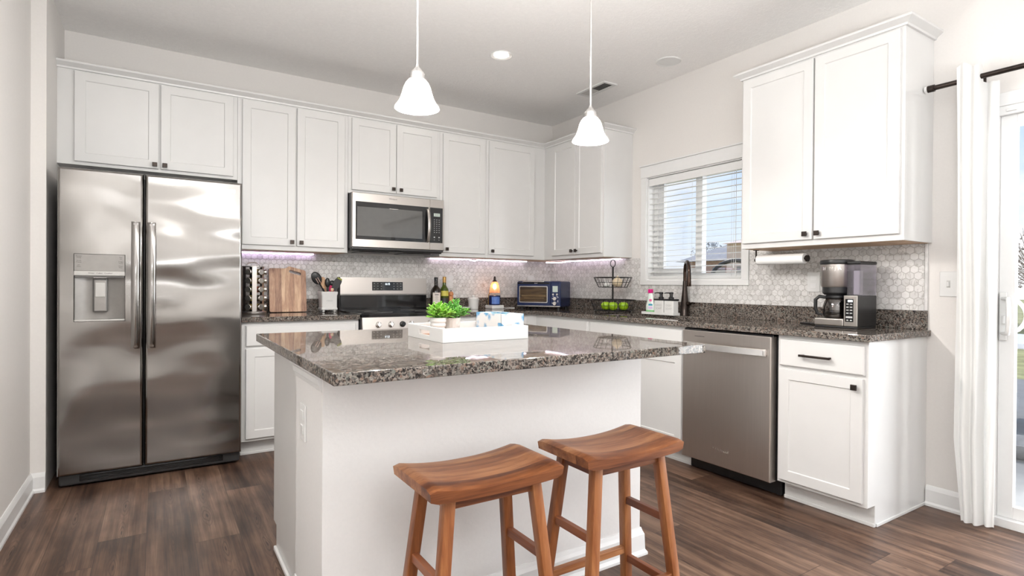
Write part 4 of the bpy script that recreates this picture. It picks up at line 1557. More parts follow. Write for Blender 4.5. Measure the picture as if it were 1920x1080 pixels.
# ------------------------------------------------------------------ blind, curtain, rod
y0, y1 = WIN[0] + 0.014, WIN[1] - 0.014
bl = thing('window_blind', 'white horizontal slat blind lowered over the kitchen window', 'blind', (0.03, (y0 + y1) / 2, WIN[2] + 0.008))
MB().box(0.012, 0.052, y0, y1, 1.966, 2.012, 0.002).build('headrail', M['blind'], bl)
MB().box(0.004, 0.010, y0 - 0.003, y1 + 0.003, 1.950, 2.008, 0.002).build('valance', M['trim'], bl)
b = MB()
ns = 17
for k in range(ns):
    zz = 1.245 + (1.935 - 1.245) * k / (ns - 1)
    b.obox((0.034, (y0 + y1) / 2, zz), Vector((math.cos(R(6)), 0, math.sin(R(6)))), Y, Vector((-math.sin(R(6)), 0, math.cos(R(6)))), 0.048, y1 - y0, 0.0028)
b.build('slats', M['blind'], bl)
MB().box(0.012, 0.056, y0, y1, 1.192, 1.212, 0.003).build('bottom_rail', M['blind'], bl)
b = MB()
for yy in (-1.42, -1.765, -2.11):
    for xx in (0.0095, 0.0585):
        b.tube([(xx, yy, 1.205), (xx, yy, 1.97)], 0.0010, 5)
b.build('ladder_cord', M['white'], bl)
b = MB()
b.tube([(0.006, -2.13, 1.96), (0.006, -2.13, 1.30)], 0.0012, 5).tube([(0.006, -2.145, 1.96), (0.006, -2.145, 1.24)], 0.0012, 5)
b.cyl((0.006, -2.13, 1.265), (0.006, -2.13, 1.30), 0.005, 0.003, 10).cyl((0.006, -2.145, 1.205), (0.006, -2.145, 1.24), 0.005, 0.003, 10)
b.build('pull_cord', M['white'], bl)

cr = thing('curtain_rod', 'dark bronze curtain rod above the patio door', 'curtain rod', (-0.12, -4.5, 2.10))
MB().cyl((-0.12, -3.36, 2.136), (-0.12, -5.62, 2.136), 0.0125, seg=20).build('rod', M['bronze'], cr)
MB().cyl((-0.12, -3.336, 2.136), (-0.12, -3.364, 2.136), 0.0175, seg=20).build('end_cap', M['bronze'], cr)
MB().cyl((-0.12, -3.324, 2.136), (-0.12, -3.336, 2.136), 0.016, seg=20).build('end_pad', M['white'], cr)
b = MB()
b.box(-0.006, 0.0, -3.535, -3.505, 2.10, 2.165, 0.002).box(-0.125, -0.004, -3.525, -3.515, 2.112, 2.120, 0.001)
b.build('bracket', M['bronze'], cr)
MB().box(-0.006, 0.0, -5.56, -5.53, 2.10, 2.165, 0.002).box(-0.125, -0.004, -5.55, -5.54, 2.112, 2.120, 0.001).build('bracket', M['bronze'], cr)


def curtain():
    b = MB()
    nz, nsg = 44, 60
    grid = []
    for i in range(nz + 1):
        t_ = i / nz
        row = []
        for j in range(nsg + 1):
            s = j / nsg
            front = s < 0.62
            top = 2.200 + 0.014 * math.sin(3.0 * s * PI) if front else 2.112
            zz = top + (0.016 - top) * t_
            # plan: gathered folds; the last part passes behind the rod
            yl = -3.462 - 0.010 * math.sin(PI * t_) - 0.038 * max(0, t_ - 0.82) / 0.18 * 0.9
            yr = -3.606 - 0.006 * t_
            # the panel is gathered tight at the rod and slightly wider below
            yy = yl + (yr - yl) * s
            amp = 0.0065 + 0.006 * t_
            fold = amp * math.sin(2 * PI * (3.3 * s + 0.12 * math.sin(2.2 * t_ * PI)))
            base = -0.142 if s < 0.58 else (-0.142 + 0.066 * min(1, (s - 0.58) / 0.10) * (1 - 0.55 * t_))
            pinch = math.exp(-((zz - 2.136) / 0.022) ** 2)
            xx = base + fold * (1 - 0.4 * pinch)
            row.append(b.bm.verts.new((xx, yy, zz)))
        grid.append(row)
    for i in range(nz):
        for j in range(nsg):
            b.quad([grid[i][j], grid[i][j + 1], grid[i + 1][j + 1], grid[i + 1][j]])
    bmesh.ops.recalc_face_normals(b.bm, faces=list(b.bm.faces))
    bmesh.ops.solidify(b.bm, geom=list(b.bm.faces), thickness=0.0018)
    return tag(b.build('curtain', M['curtain'], smooth=80), 'white sheer curtain panel gathered at the left side of the patio door', 'curtain')


curtain()

# switch and wall outlets ----------------------------------------------
sw = tag(MB().box(-0.006, 0, -3.432, -3.352, 1.090, 1.218, 0.003).build('light_switch', M['white']), 'white light switch plate between tile edge and curtain', 'switch')
MB().box(-0.016, -0.005, -3.396, -3.386, 1.142, 1.166, 0.002).build('toggle', M['white'], sw)
MB().box(-0.0068, -0.005, -3.399, -3.383, 1.136, 1.172, 0.001).build('slot', M['greylt'], sw)


def outlet(c, U, N, label):
    c, U, N = Vector(c), Vector(U), Vector(N)
    b = MB().obox(c + N * 0.003, U, Z, U.cross(Z), 0.076, 0.120, 0.006, 0.002)
    o = tag(b.build('power_outlet', M['white']), label, 'outlet')
    b = MB()
    for q in (-0.024, 0.024):
        b.obox(c + N * 0.0065 + Z * q, U, Z, U.cross(Z), 0.034, 0.028, 0.002, 0.001)
    b.build('socket', M['trim'], o)
    return o


outlet((-1.164, -0.008, 1.160), X, -Y, 'white outlet plate on the tile behind the oil bottles')
outlet((-0.262, -0.008, 1.170), X, -Y, 'white outlet plate on the tile behind the toaster oven')
outlet((-0.008, -2.705, 1.165), -Y, -X, 'white outlet plate on the tile behind the coffee maker')

# ------------------------------------------------------------------ things on the counters
CT = CZ1


def prism_hole(b, outer, holes, o, U, V, N, t):
    o, U, V, N = Vector(o), Vector(U), Vector(V), Vector(N)
    m = bmesh.new()
    es = []
    for poly in [outer] + holes:
        vs = [m.verts.new(o + U * p[0] + V * p[1]) for p in poly]
        es += [m.edges.new((vs[i], vs[(i + 1) % len(vs)])) for i in range(len(vs))]
    bmesh.ops.triangle_fill(m, use_beauty=True, use_dissolve=False, edges=es)
    r = bmesh.ops.extrude_face_region(m, geom=list(m.faces))
    for g in r['geom']:
        if isinstance(g, bmesh.types.BMVert):
            g.co += N * t
    bmesh.ops.recalc_face_normals(m, faces=list(m.faces))
    b.absorb(m)


def rounded(poly, r, n=4):
    out = []
    k = len(poly)
    for i in range(k):
        p, a, c = Vector(poly[i]), Vector(poly[i - 1]), Vector(poly[(i + 1) % k])
        d1, d2 = (a - p), (c - p)
        rr = min(r, d1.length * .45, d2.length * .45)
        s, e = p + d1.normalized() * rr, p + d2.normalized() * rr
        for j in range(n + 1):
            u = j / n
            q = s * (1 - u) ** 2 + p * 2 * u * (1 - u) + e * u * u
            out.append((q.x, q.y))
    return out


# spice carousel ------------------------------------------------------
SX, SY = -2.818, -0.205
sp = thing('spice_rack', 'steel revolving spice rack tower beside the refrigerator', 'spice rack', (SX, SY, CT))
MB().lathe([(0.086, 0.0), (0.088, 0.004), (0.088, 0.016), (0.084, 0.020), (0.02, 0.020)], (SX, SY, CT), 40).build('base', M['steel'], sp)
b = MB()
b.lathe([(0.022, 0.018), (0.022, 0.338)], (SX, SY, CT), 12)
b.build('core', M['black'], sp)
for k in range(6):
    a = R(60 * k)
    d = Vector((math.sin(a), -math.cos(a), 0)); u = Vector((math.cos(a), math.sin(a), 0))
    b = MB()
    b.obox(Vector((SX, SY, CT + 0.178)) + d * 0.070, u, Z, u.cross(Z), 0.030, 0.316, 0.002)
    b.build('panel', M['steel'], sp)
MB().lathe([(0.076, 0.336), (0.076, 0.342), (0.02, 0.342)], (SX, SY, CT), 36).build('top_plate', M['steel'], sp)
pts = [(SX + 0.045 * math.cos(PI * k / 14), SY, CT + 0.342 + 0.028 * math.sin(PI * k / 14)) for k in range(15)]
MB().tube(pts, 0.003, 8).build('handle', M['chrome'], sp)
spcol = [(0.30, 0.20, 0.04), (0.22, 0.17, 0.03), (0.10, 0.11, 0.03), (0.20, 0.14, 0.04), (0.06, 0.05, 0.04), (0.32, 0.06, 0.02), (0.38, 0.28, 0.12)]
spm = [plain('spice_%d' % i, c, 0.6, 0, 0.3, 150) for i, c in enumerate(spcol)]
cols = ((-30, 'left'), (30, 'right front'), (90, 'right'))
rows_ = ('bottom', 'second lowest', 'middle', 'second highest', 'top')
for ci, (ang, side) in enumerate(cols):
    a = R(ang)
    d = Vector((math.sin(a), -math.cos(a), 0))
    for k in range(5):
        c = Vector((SX, SY, CT + 0.052 + 0.0622 * k))
        j = MB()
        B0 = c + d * 0.026
        j.tube([c + d * 0.026, c + d * 0.030, c + d * 0.066, c + d * 0.072], [0.018, 0.0215, 0.0215, 0.019], 18)
        jar = tag(j.build('spice_jar', spm[(ci * 3 + k) % 7], loc=c + d * 0.05),
                  'spice jar in the %s slot of the %s column of the rack' % (rows_[k], side), 'jar', 'spice jars in the revolving rack')
        MB().tube([c + d * 0.0721, c + d * 0.086, c + d * 0.0885], [0.0212, 0.0212, 0.0185], 20).build('lid', M['lid'], jar)

# cutting board -------------------------------------------------------
w = 0.266
outer = [(0, 0), (w, 0), (w, 0.318), (0.142, 0.352), (0.120, 0.334), (0, 0.334)]
outer = rounded(outer, 0.012)
dirv = Vector((0.262 - 0.142, 0.318 - 0.352)).normalized()
nv = Vector((-dirv.y, dirv.x))
hc = Vector((0.187, 0.302))
hole = []
for k in range(24):
    a = 2 * PI * k / 24
    e = 0.034 if math.cos(a) > 0 else -0.034
    q = hc + dirv * (e + 0.0115 * math.cos(a)) + nv * 0.0115 * math.sin(a)
    hole.append((q.x, q.y))
b = MB()
lean = R(8)
Vb = Vector((0, math.sin(lean), math.cos(lean)))
prism_hole(b, outer, [hole], (-2.689, -0.082, CT + 0.0026), X, Vb, X.cross(Vb), 0.018)
cb = b.build('cutting_board', M['board'], loc=(-2.556, -0.08, CT))
tag(cb, 'striped acacia wood cutting board leaning on the tile with slanted handle hole', 'cutting board')

# utensil crock -------------------------------------------------------
KX, KY = -2.275, -0.14
ck = thing('utensil_crock', 'square white ceramic utensil crock on little feet left of the range', 'crock', (KX, KY, CT))
b = MB()


def sq(h, z, r=0.012, n=4):
    return [Vector((KX + p[0], KY + p[1], z)) for p in rounded([(-h, -h), (h, -h), (h, h), (-h, h)], r, n)]


prof = [(0.055, 0.018), (0.062, 0.020), (0.063, 0.032), (0.058, 0.036), (0.0595, 0.130), (0.0635, 0.140), (0.0645, 0.158), (0.062, 0.160), (0.058, 0.157), (0.055, 0.06), (0.03, 0.055)]
rings = [[b.bm.verts.new(v) for v in sq(h, CT + z)] for h, z in prof]
for A, B in zip(rings, rings[1:]):
    for k in range(len(A)):
        b.quad([A[k], A[(k + 1) % len(A)], B[(k + 1) % len(A)], B[k]])
b.quad(list(reversed(rings[0]))); b.quad(rings[-1])
b.build('pot', M['ceramic'], ck)
for sx in (-1, 1):
    for sy in (-1, 1):
        MB().ellipsoid((KX + sx * 0.042, KY + sy * 0.042, CT + 0.0095), 0.011, 0.011, 0.0095, 12, 8).build('foot', M['ceramic'], ck)
text('UTENSILS', 0.012, (KX, KY - 0.0596, CT + 0.088), X, Z, -Y, M['inkg'], ck)


def utensil(name, label, p0, p1, hr, hmat, head, headmat):
    r = thing(name, label, 'utensil', p0, 'cooking utensils standing in the white crock')
    MB().tube([p0, p1], hr, 10).build('handle', hmat, r)
    m = MB(); head(m, Vector(p0), Vector(p1)); m.build('head', headmat, r, smooth=60)
    return r


def blade(wd, ln, th, tilt=0):
    def f(m, p0, p1):
        d = (p1 - p0).normalized()
        s = d.cross(Y).normalized()
        poly = rounded([(-wd * .28, -0.006), (wd * .28, -0.006), (wd * .5, ln * .45), (wd * .46, ln), (-wd * .46, ln), (-wd * .5, ln * .45)], wd * .45, 5)
        m.prism(poly, p1, s, d, s.cross(d), th, 0.0)
    return f


def bowl(wd, ln, th):
    def f(m, p0, p1):
        d = (p1 - p0).normalized()
        s = d.cross(Y).normalized()
        rot = Matrix((s, d, s.cross(d))).transposed()
        m.ellipsoid(p1 + d * ln * 0.48, wd / 2, ln / 2, th, 18, 12, rot)
    return f


KB = CT + 0.075
sl = utensil('slotted_spoon', 'black slotted spoon with pale reflections painted in its slots leaning furthest left in the crock', (KX + 0.02, KY, KB), (KX - 0.065, KY - 0.015, KB + 0.145), 0.006, M['black'], bowl(0.075, 0.105, 0.009), M['black'])
b = MB()
d = Vector((-0.085, -0.015, 0.145)).normalized(); s_ = d.cross(Y).normalized()
for q in (-0.008, 0.008):
    b.obox(Vector((KX - 0.065, KY - 0.015, KB + 0.145)) + d * 0.030 + s_ * q - s_.cross(d) * -0.0085 * (1 if s_.cross(d).y < 0 else -1), s_, d, s_.cross(d), 0.005, 0.045, 0.003, 0.001)
b.build('slots', plain('slot_reflection', (0.60, 0.42, 0.36), 0.5), sl)  # pale strips paint the reflections seen at the spoon's slots
utensil('wooden_spatula', 'reddish brown wooden spatula in the crock beside the slotted spoon', (KX + 0.012, KY + 0.015, KB), (KX - 0.022, KY + 0.005, KB + 0.115), 0.006, M['spoonwood'], blade(0.045, 0.085, 0.006), M['spoonwood'])
utensil('whisk_spoon', 'black ladle with loop handle standing upright in the crock', (KX + 0.002, KY - 0.012, KB), (KX - 0.004, KY - 0.015, KB + 0.118), 0.005, M['black'], bowl(0.040, 0.075, 0.012), M['black'])
sc_ = utensil('kitchen_scissors', 'black-handled utensil with a crimson grip in the crock middle', (KX + 0.004, KY + 0.01, KB), (KX + 0.024, KY, KB + 0.085), 0.007, M['red'], blade(0.040, 0.052, 0.014), M['crimson'])
MB().ellipsoid((KX + 0.033, KY, KB + 0.150), 0.022, 0.012, 0.022, 16, 10).build('tip', M['black'], sc_)
tn = utensil('turner', 'large dark grey turner with olive edge leaning right in the crock', (KX - 0.010, KY - 0.005, KB), (KX + 0.042, KY - 0.010, KB + 0.098), 0.006, M['red'], blade(0.058, 0.100, 0.008), M['dark'])
d = Vector((0.052, -0.005, 0.098)).normalized(); s_ = d.cross(Y).normalized()
MB().obox(Vector((KX + 0.042, KY - 0.010, KB + 0.098)) + d * 0.098, s_, d, s_.cross(d), 0.040, 0.014, 0.012, 0.004).build('edge', M['olive'], tn)
utensil('red_spoon', 'red handled spoon leaning right behind the dark turner', (KX + 0.0, KY + 0.03, KB), (KX + 0.060, KY + 0.03, KB + 0.110), 0.007, M['red'], bowl(0.036, 0.060, 0.008), M['red'])
utensil('wooden_spoon', 'pale wooden stick utensil at the front right of the crock', (KX + 0.005, KY - 0.035, KB), (KX + 0.022, KY - 0.04, KB + 0.092), 0.006, M['spoonwood'], blade(0.022, 0.020, 0.007), plain('pale_wood', (0.68, 0.48, 0.32), 0.5))

# bottles and pepper mill ---------------------------------------------


def bottle(c, label, prof, gm, capm, capz, lab, labm, group):
    r = thing('oil_bottle', label, 'bottle', c, group)
    MB().lathe(prof, c, 32).build('body', gm, r)
    z0, z1, rr = capz
    MB().lathe([(rr, z0), (rr, z1 - 0.002), (rr - 0.002, z1)], c, 20).build('cap', capm, r)
    a0, a1, lz0, lz1, lr = lab
    b = MB()
    n = 14
    prev = None
    for i in range(n + 1):
        a = R(a0 + (a1 - a0) * i / n)
        p = [b.bm.verts.new(Vector(c) + Vector((q * math.cos(a), q * math.sin(a), z))) for q, z in ((lr, lz0), (lr + 0.0006, lz0), (lr + 0.0006, lz1), (lr, lz1))]
        if prev:
            for k in range(4):
                b.quad([prev[k], p[k], p[(k + 1) % 4], prev[(k + 1) % 4]])
        prev = p
    lb = b.build('label', labm, r)
    return r, lb


c1 = (-1.342, -0.12, CT)
r1, _ = bottle(c1, 'dark squat oil bottle with cream label next to the range', [(0.044, 0), (0.047, 0.004), (0.047, 0.150), (0.043, 0.172), (0.030, 0.192), (0.018, 0.206), (0.0155, 0.216), (0.0155, 0.250)],
               M['oilglass'], M['black'], (0.250, 0.284, 0.0165), (-150, -62, 0.055, 0.150, 0.0472), M['paper'], 'cooking oil bottles beside the range')
b = MB()
for k, (z_, l) in enumerate(((0.132, 40), (0.118, 26), (0.108, 34), (0.098, 30), (0.088, 34), (0.076, 22))):
    n = 6
    for i in range(n):
        a = R(-106 - l / 2 + l * (i + .5) / n)
        d = Vector((math.cos(a), math.sin(a), 0)); u = Vector((-math.sin(a), math.cos(a), 0))
        b.obox(Vector(c1) + d * 0.0480 + Z * z_, u, Z, u.cross(Z), 0.0472 * R(l) / n * 0.86, 0.0075 if k == 0 else 0.0028, 0.0004)
b.build('label_print', M['ink'], r1)
c2 = (-1.252, -0.10, CT)
r2, _ = bottle(c2, 'green oil bottle with yellow label and gold neck', [(0.036, 0), (0.039, 0.004), (0.039, 0.160), (0.034, 0.184), (0.020, 0.205), (0.0155, 0.216), (0.0150, 0.250)],
               M['greenglass'], M['gold'], (0.238, 0.290, 0.0160), (-160, -50, 0.120, 0.165, 0.0392), M['yellowlabel'], 'cooking oil bottles beside the range')
b = MB()
for i in range(12):
    a = R(-165 + 120 * (i + .5) / 12)
    d = Vector((math.cos(a), math.sin(a), 0)); u = Vector((-math.sin(a), math.cos(a), 0))
    b.obox(Vector(c2) + d * 0.0392 + Z * 0.075, u, Z, u.cross(Z), 0.0088, 0.055, 0.0008)
b.build('lower_label', M['dark'], r2)
pm = thing('pepper_mill', 'small orange wooden pepper mill right of the green bottle', 'pepper mill', (-1.196, -0.12, CT))
MB().lathe([(0.022, 0), (0.023, 0.01), (0.016, 0.05), (0.019, 0.085), (0.020, 0.118)], (-1.196, -0.12, CT), 24).build('body', M['millwood'], pm)
MB().lathe([(0.014, 0.1185), (0.022, 0.126), (0.0225, 0.140), (0.016, 0.155), (0.005, 0.160)], (-1.196, -0.12, CT), 24).build('top', M['millwood'], pm)
MB().ellipsoid((-1.196, -0.12, CT + 0.166), 0.005, 0.005, 0.006, 10, 8).build('finial', M['bronze'], pm)

cn = thing('canister', 'small white lidded canister on the counter right of the pepper mill', 'canister', (-0.985, -0.15, CT))
MB().lathe([(0.040, 0), (0.044, 0.003), (0.049, 0.080), (0.053, 0.086), (0.053, 0.096), (0.046, 0.098)], (-0.985, -0.15, CT), 32).build('body', M['ceramic'], cn)
MB().lathe([(0.045, 0.0982), (0.044, 0.104), (0.018, 0.108), (0.010, 0.110), (0.013, 0.118), (0.008, 0.124), (0.002, 0.125)], (-0.985, -0.15, CT), 32).build('lid', M['ceramic'], cn)
ds = MB().lathe([(0.030, 0.0), (0.036, 0.003), (0.047, 0.020), (0.045, 0.021), (0.034, 0.006), (0.003, 0.005)], (-1.085, -0.20, CT), 32)
tag(ds.build('small_dish', M['ceramic']), 'shallow white dish beside the small lidded canister', 'dish')

# candle warmer lamp + candle -----------------------------------------
WX, WY = -0.762, -0.15
wl = thing('candle_warmer', 'candle warmer lamp with glowing amber glass shade on white base', 'lamp', (WX, WY, CT))
MB().box(WX - 0.064, WX + 0.064, WY - 0.064, WY + 0.064, CT, CT + 0.034, 0.006).build('base', M['white'], wl)
pts = [(WX - 0.030, WY + 0.060, CT + 0.032), (WX - 0.030, WY + 0.060, CT + 0.122), (WX - 0.026, WY + 0.050, CT + 0.140), (WX - 0.020, WY + 0.036, CT + 0.158), (WX - 0.012, WY + 0.022, CT + 0.215), (WX - 0.004, WY + 0.006, CT + 0.246)]
MB().tube(pts, 0.0045, 10).build('post', M['gold'], wl)
b = MB()
pf = [(0.050, 0.148), (0.049, 0.160), (0.045, 0.185), (0.038, 0.222), (0.030, 0.243), (0.020, 0.250)]
b.lathe(pf + [(a - 0.002, q - 0.0005) for a, q in reversed(pf)], (WX, WY, CT), 32, False, False)
b.build('shade', M['amber'], wl)
MB().ellipsoid((WX, WY, CT + 0.205), 0.017, 0.017, 0.026, 16, 12).build('bulb', M['fil'], wl)
MB().lathe([(0.021, 0.2505), (0.022, 0.256), (0.012, 0.266), (0.010, 0.290), (0.004, 0.300)], (WX, WY, CT), 20).build('cap', M['bronze'], wl)
cj = thing('candle_jar', 'navy blue glass candle jar with blue label under the amber lamp', 'candle', (WX, WY, CT + 0.034))
MB().lathe([(0.050, 0.0345), (0.0535, 0.039), (0.0535, 0.122), (0.050, 0.124), (0.049, 0.110), (0.002, 0.108)], (WX, WY, CT), 36).build('jar', M['navyjar'], cj)
b = MB()
for i in range(14):
    a = R(-150 + 92 * (i + .5) / 14)
    d = Vector((math.cos(a), math.sin(a), 0)); u = Vector((-math.sin(a), math.cos(a), 0))
    b.obox(Vector((WX, WY, CT + 0.078)) + d * 0.0538, u, Z, u.cross(Z), 0.0064, 0.066, 0.0006)
b.build('label', M['bluelabel'], cj)
b = MB()
pts = []
for k in range(25):
    t_ = k / 24
    pts.append((WX + 0.066 + 0.175 * t_, WY + 0.03 - 0.02 * math.sin(2 * PI * t_), CT + 0.0035 + 0.018 * math.exp(-((t_) / 0.2) ** 2)))
b.tube(pts, 0.003, 8)
b.build('power_cord', M['white'], wl)

# toaster oven --------------------------------------------------------
OC = Vector((-0.305, -0.300, CT))
on = R(56)
On = -Vector((math.sin(on), math.cos(on), 0))          # facing direction
Ou = Vector((math.cos(on), -math.sin(on), 0))          # viewer's right
ow, odp, oh = 0.425, 0.30, 0.258
tv = thing('toaster_oven', 'navy blue countertop toaster oven set diagonally in the room corner', 'toaster oven', OC)


def ob(u0, u1, z0, z1, d0, d1, bev=0.0):
    """box in the oven's frame: u along the front, d outward from the centre"""
    c = OC + Ou * (u0 + u1) / 2 + Z * (z0 + z1) / 2 + On * (d0 + d1) / 2
    return MB().obox(c, Ou, Z, Ou.cross(Z), u1 - u0, z1 - z0, abs(d1 - d0), bev)


hd = odp / 2
ob(-ow / 2, ow / 2, 0.018, oh, -hd, hd, 0.012).build('housing', M['navy'], tv)
ob(-ow / 2 + 0.004, 0.114, 0.255, 0.262, -hd + 0.01, hd - 0.002, 0.002).build('top_trim', M['nickel'], tv)
ob(-ow / 2 + 0.003, 0.118, 0.034, 0.250, hd - 0.001, hd + 0.012, 0.004).build('door', M['navy'], tv)
dr = [o for o in tv.children if o.name.startswith('door')][0]
b = MB()
fo = rounded([(-0.188, 0.058), (0.094, 0.058), (0.094, 0.213), (-0.188, 0.213)], 0.012)
fi = rounded([(-0.180, 0.066), (0.086, 0.066), (0.086, 0.205), (-0.180, 0.205)], 0.010)
prism_hole(b, fo, [fi], OC + On * (hd + 0.012), Ou, Z, On, 0.003)
b.build('window_rim', M['nickel'], dr)
b = MB().prism(fi, OC + On * (hd + 0.0118), Ou, Z, On, 0.0012)
nt = NT('toaster_window')
nv_ = nt.obj()
nt.base(nt.ramp(nt.noise(nt.scale(nv_, (3, 3, 22)), 2.0, 2), [(0.35, (0.025, 0.014, 0.007)), (0.6, (0.085, 0.050, 0.022))]), 0.07)
b.build('window', nt.m, dr)
b = MB()
for zz, l0, l1 in ((0.118, -0.165, 0.075), (0.126, -0.165, 0.075), (0.100, -0.14, 0.06)):
    b.absorb(ob(l0, l1, zz, zz + 0.0022, hd + 0.0128, hd + 0.0136).bm)
b.build('rack', plain('warm_rack', (0.40, 0.28, 0.12), 0.35, 0.6), dr)
ob(-ow / 2 + 0.010, 0.112, 0.232, 0.246, hd + 0.012, hd + 0.016, 0.002).build('brand_strip', M['blackgloss'], dr)
text('Breville', 0.010, OC + Ou * -0.02 + Z * 0.2385 + On * (hd + 0.016), Ou, Z, On, M['inkw'], dr)
ob(-0.15, 0.06, 0.248, 0.256, hd + 0.010, hd + 0.032, 0.003).build('handle', M['nickel'], dr)
ob(0.121, ow / 2 - 0.004, 0.034, 0.250, hd - 0.001, hd + 0.010, 0.004).build('control_panel', M['navy'], tv)
cpz = [o for o in tv.children if o.name.startswith('control_panel')][0]
ob(0.140, 0.190, 0.158, 0.214, hd + 0.009, hd + 0.0115, 0.001).build('display', M['lcd'], cpz)
for u_, z_, rr in ((0.146, 0.137, 0.010), (0.184, 0.137, 0.010), (0.165, 0.098, 0.019), (0.165, 0.055, 0.019)):
    p0 = OC + Ou * u_ + Z * z_ + On * (hd + 0.010)
    MB().tube([p0, p0 + On * 0.004, p0 + On * (0.005 if rr < 0.015 else 0.018), p0 + On * (0.006 if rr < 0.015 else 0.020)], [rr, rr, rr * .92, rr * .8], 24).build('knob', M['chrome'], cpz)
b = MB()
for u_, z_ in ((0.138, 0.100), (0.138, 0.058), (0.192, 0.112), (0.192, 0.070), (0.146, 0.120), (0.184, 0.120), (0.192, 0.08)):
    b.absorb(ob(u_ - 0.003, u_ + 0.003, z_ - 0.003, z_ + 0.003, hd + 0.0095, hd + 0.0108).bm)
b.build('dial_marks', M['inkw'], cpz)
ob(-ow / 2 + 0.002, ow / 2 - 0.002, 0.022, 0.033, hd - 0.01, hd + 0.012, 0.002).build('crumb_tray', M['nickel'], tv)
for u_ in (-0.18, 0.18):
    for d_ in (-0.11, 0.11):
        p0 = OC + Ou * u_ + On * d_
        MB().cyl(p0, p0 + Z * 0.02, 0.014, seg=14).build('foot', M['black'], tv)

# two-tier wire basket, apples, onion ---------------------------------
BX, BY = -0.222, -1.152
wb = thing('fruit_basket', 'two-tier black wire fruit basket with ring handle left of the sink', 'basket', (BX, BY, CT))


def wire_basket(z0, z1, r0, r1, nw, name):
    b = MB()
    ring = lambda r, z, t: b.tube([(BX + r * math.cos(2 * PI * k / 40), BY + r * math.sin(2 * PI * k / 40), z) for k in range(40)], t, 6, closed=True)
    ring(r1, z1, 0.0034); ring(r0, z0, 0.0030); ring((r0 + r1) / 2, (z0 + z1) / 2, 0.0018)
    ring(r0 * .5, z0, 0.0016)
    for k in range(nw):
        a = 2 * PI * (k + .5) / nw
        c, s = math.cos(a), math.sin(a)
        b.tube([(BX + r1 * c, BY + r1 * s, z1), (BX + r0 * c, BY + r0 * s, z0), (BX + 0.006 * c, BY + 0.006 * s, z0)], 0.0018, 5)
    return b.build(name, M['wire'], wb)


wire_basket(CT + 0.016, CT + 0.104, 0.150, 0.184, 24, 'lower_basket')
wire_basket(CT + 0.208, CT + 0.288, 0.118, 0.156, 20, 'upper_basket')
MB().cyl((BX, BY, CT + 0.012), (BX, BY, CT + 0.375), 0.0075, seg=14).build('pole', M['wire'], wb)
b = MB()
vd = Vector((0.57, -0.82, 0)).normalized()
b.tube([Vector((BX, BY, CT + 0.404)) + vd * 0.020 * math.cos(2 * PI * k / 28) + Z * 0.030 * math.sin(2 * PI * k / 28) for k in range(28)], 0.0034, 8, closed=True)
b.build('ring_handle', M['wire'], wb)
for k in range(6):
    a = 2 * PI * k / 6
    MB().cyl((BX + 0.145 * math.cos(a), BY + 0.145 * math.sin(a), CT), (BX + 0.148 * math.cos(a), BY + 0.148 * math.sin(a), CT + 0.016), 0.004, seg=8).build('foot', M['wire'], wb)


def apple(c, label):
    b = MB()
    r = 0.040
    pf = []
    for k in range(17):
        a = -PI / 2 + PI * k / 16
        rr = r * math.cos(a) * (1.0 + 0.06 * math.sin(a))
        zz = r * 0.92 * math.sin(a)
        if k > 13: zz -= 0.006 * (k - 13) / 3
        if k < 3: zz += 0.005 * (3 - k) / 3
        pf.append((max(rr, 0.0008), zz + r * 0.92))
    b.lathe(pf, c, 28)
    t = thing('green_apple', label, 'apple', c, 'green apples in the wire basket')
    b.build('flesh', M['apple'], t, smooth=70)
    cx_, cy_, cz_ = c
    MB().tube([(cx_, cy_, cz_ + 0.064), (cx_ + 0.002, cy_, cz_ + 0.073), (cx_ + 0.006, cy_, cz_ + 0.082)], 0.0014, 6).build('stem', M['bark'], t)


az = CT + 0.018
apple((BX - 0.055, BY + 0.022, az), 'leftmost green apple in the lower wire basket')
apple((BX - 0.055, BY - 0.062, az), 'middle green apple at the front of the lower wire basket')
apple((BX + 0.030, BY - 0.095, az), 'rightmost green apple in the lower wire basket')
b = MB().lathe([(0.004, 0.0), (0.022, 0.004), (0.040, 0.022), (0.044, 0.040), (0.036, 0.060), (0.016, 0.074), (0.006, 0.084), (0.003, 0.094)], (BX + 0.0, BY - 0.055, CT + 0.211), 24)
tag(b.build('onion', M['onion'], smooth=60), 'pale onion in the upper tier of the wire basket', 'onion')
b = MB().lathe([(0.004, 0.0), (0.020, 0.002), (0.027, 0.014), (0.022, 0.030), (0.008, 0.042), (0.003, 0.052)], (BX - 0.02, BY + 0.050, CT + 0.211), 20)
tag(b.build('garlic_bulb', M['ceramic'], smooth=60), 'white garlic bulb left of the pole in the upper tier of the basket', 'garlic')

# soap corner ---------------------------------------------------------
st_ = MB()
st_.box(-0.170, -0.100, -1.752, -1.425, CT, CT + 0.006, 0.002)
for a in ((-0.170, -0.165, -1.752, -1.425), (-0.105, -0.100, -1.752, -1.425), (-0.170, -0.100, -1.752, -1.747), (-0.170, -0.100, -1.430, -1.425)):
    st_.box(*a, CT + 0.004, CT + 0.020, 0.0015)
tag(st_.build('soap_tray', M['ceramic']), 'long low white tray holding the soap bottles behind the sink', 'tray')
SZ = CT + 0.0065
c = Vector((-0.134, -1.488, SZ))
db = thing('dish_soap_bottle', 'clear green dish soap bottle with magenta cap left of the soap dispensers', 'bottle', c)
MB().lathe([(0.034, 0.0), (0.040, 0.004), (0.045, 0.030), (0.044, 0.060), (0.034, 0.090), (0.026, 0.115), (0.026, 0.140), (0.018, 0.152), (0.014, 0.158)], c, 28, sx=0.55).build('body', M['soapclear'], db, smooth=60)
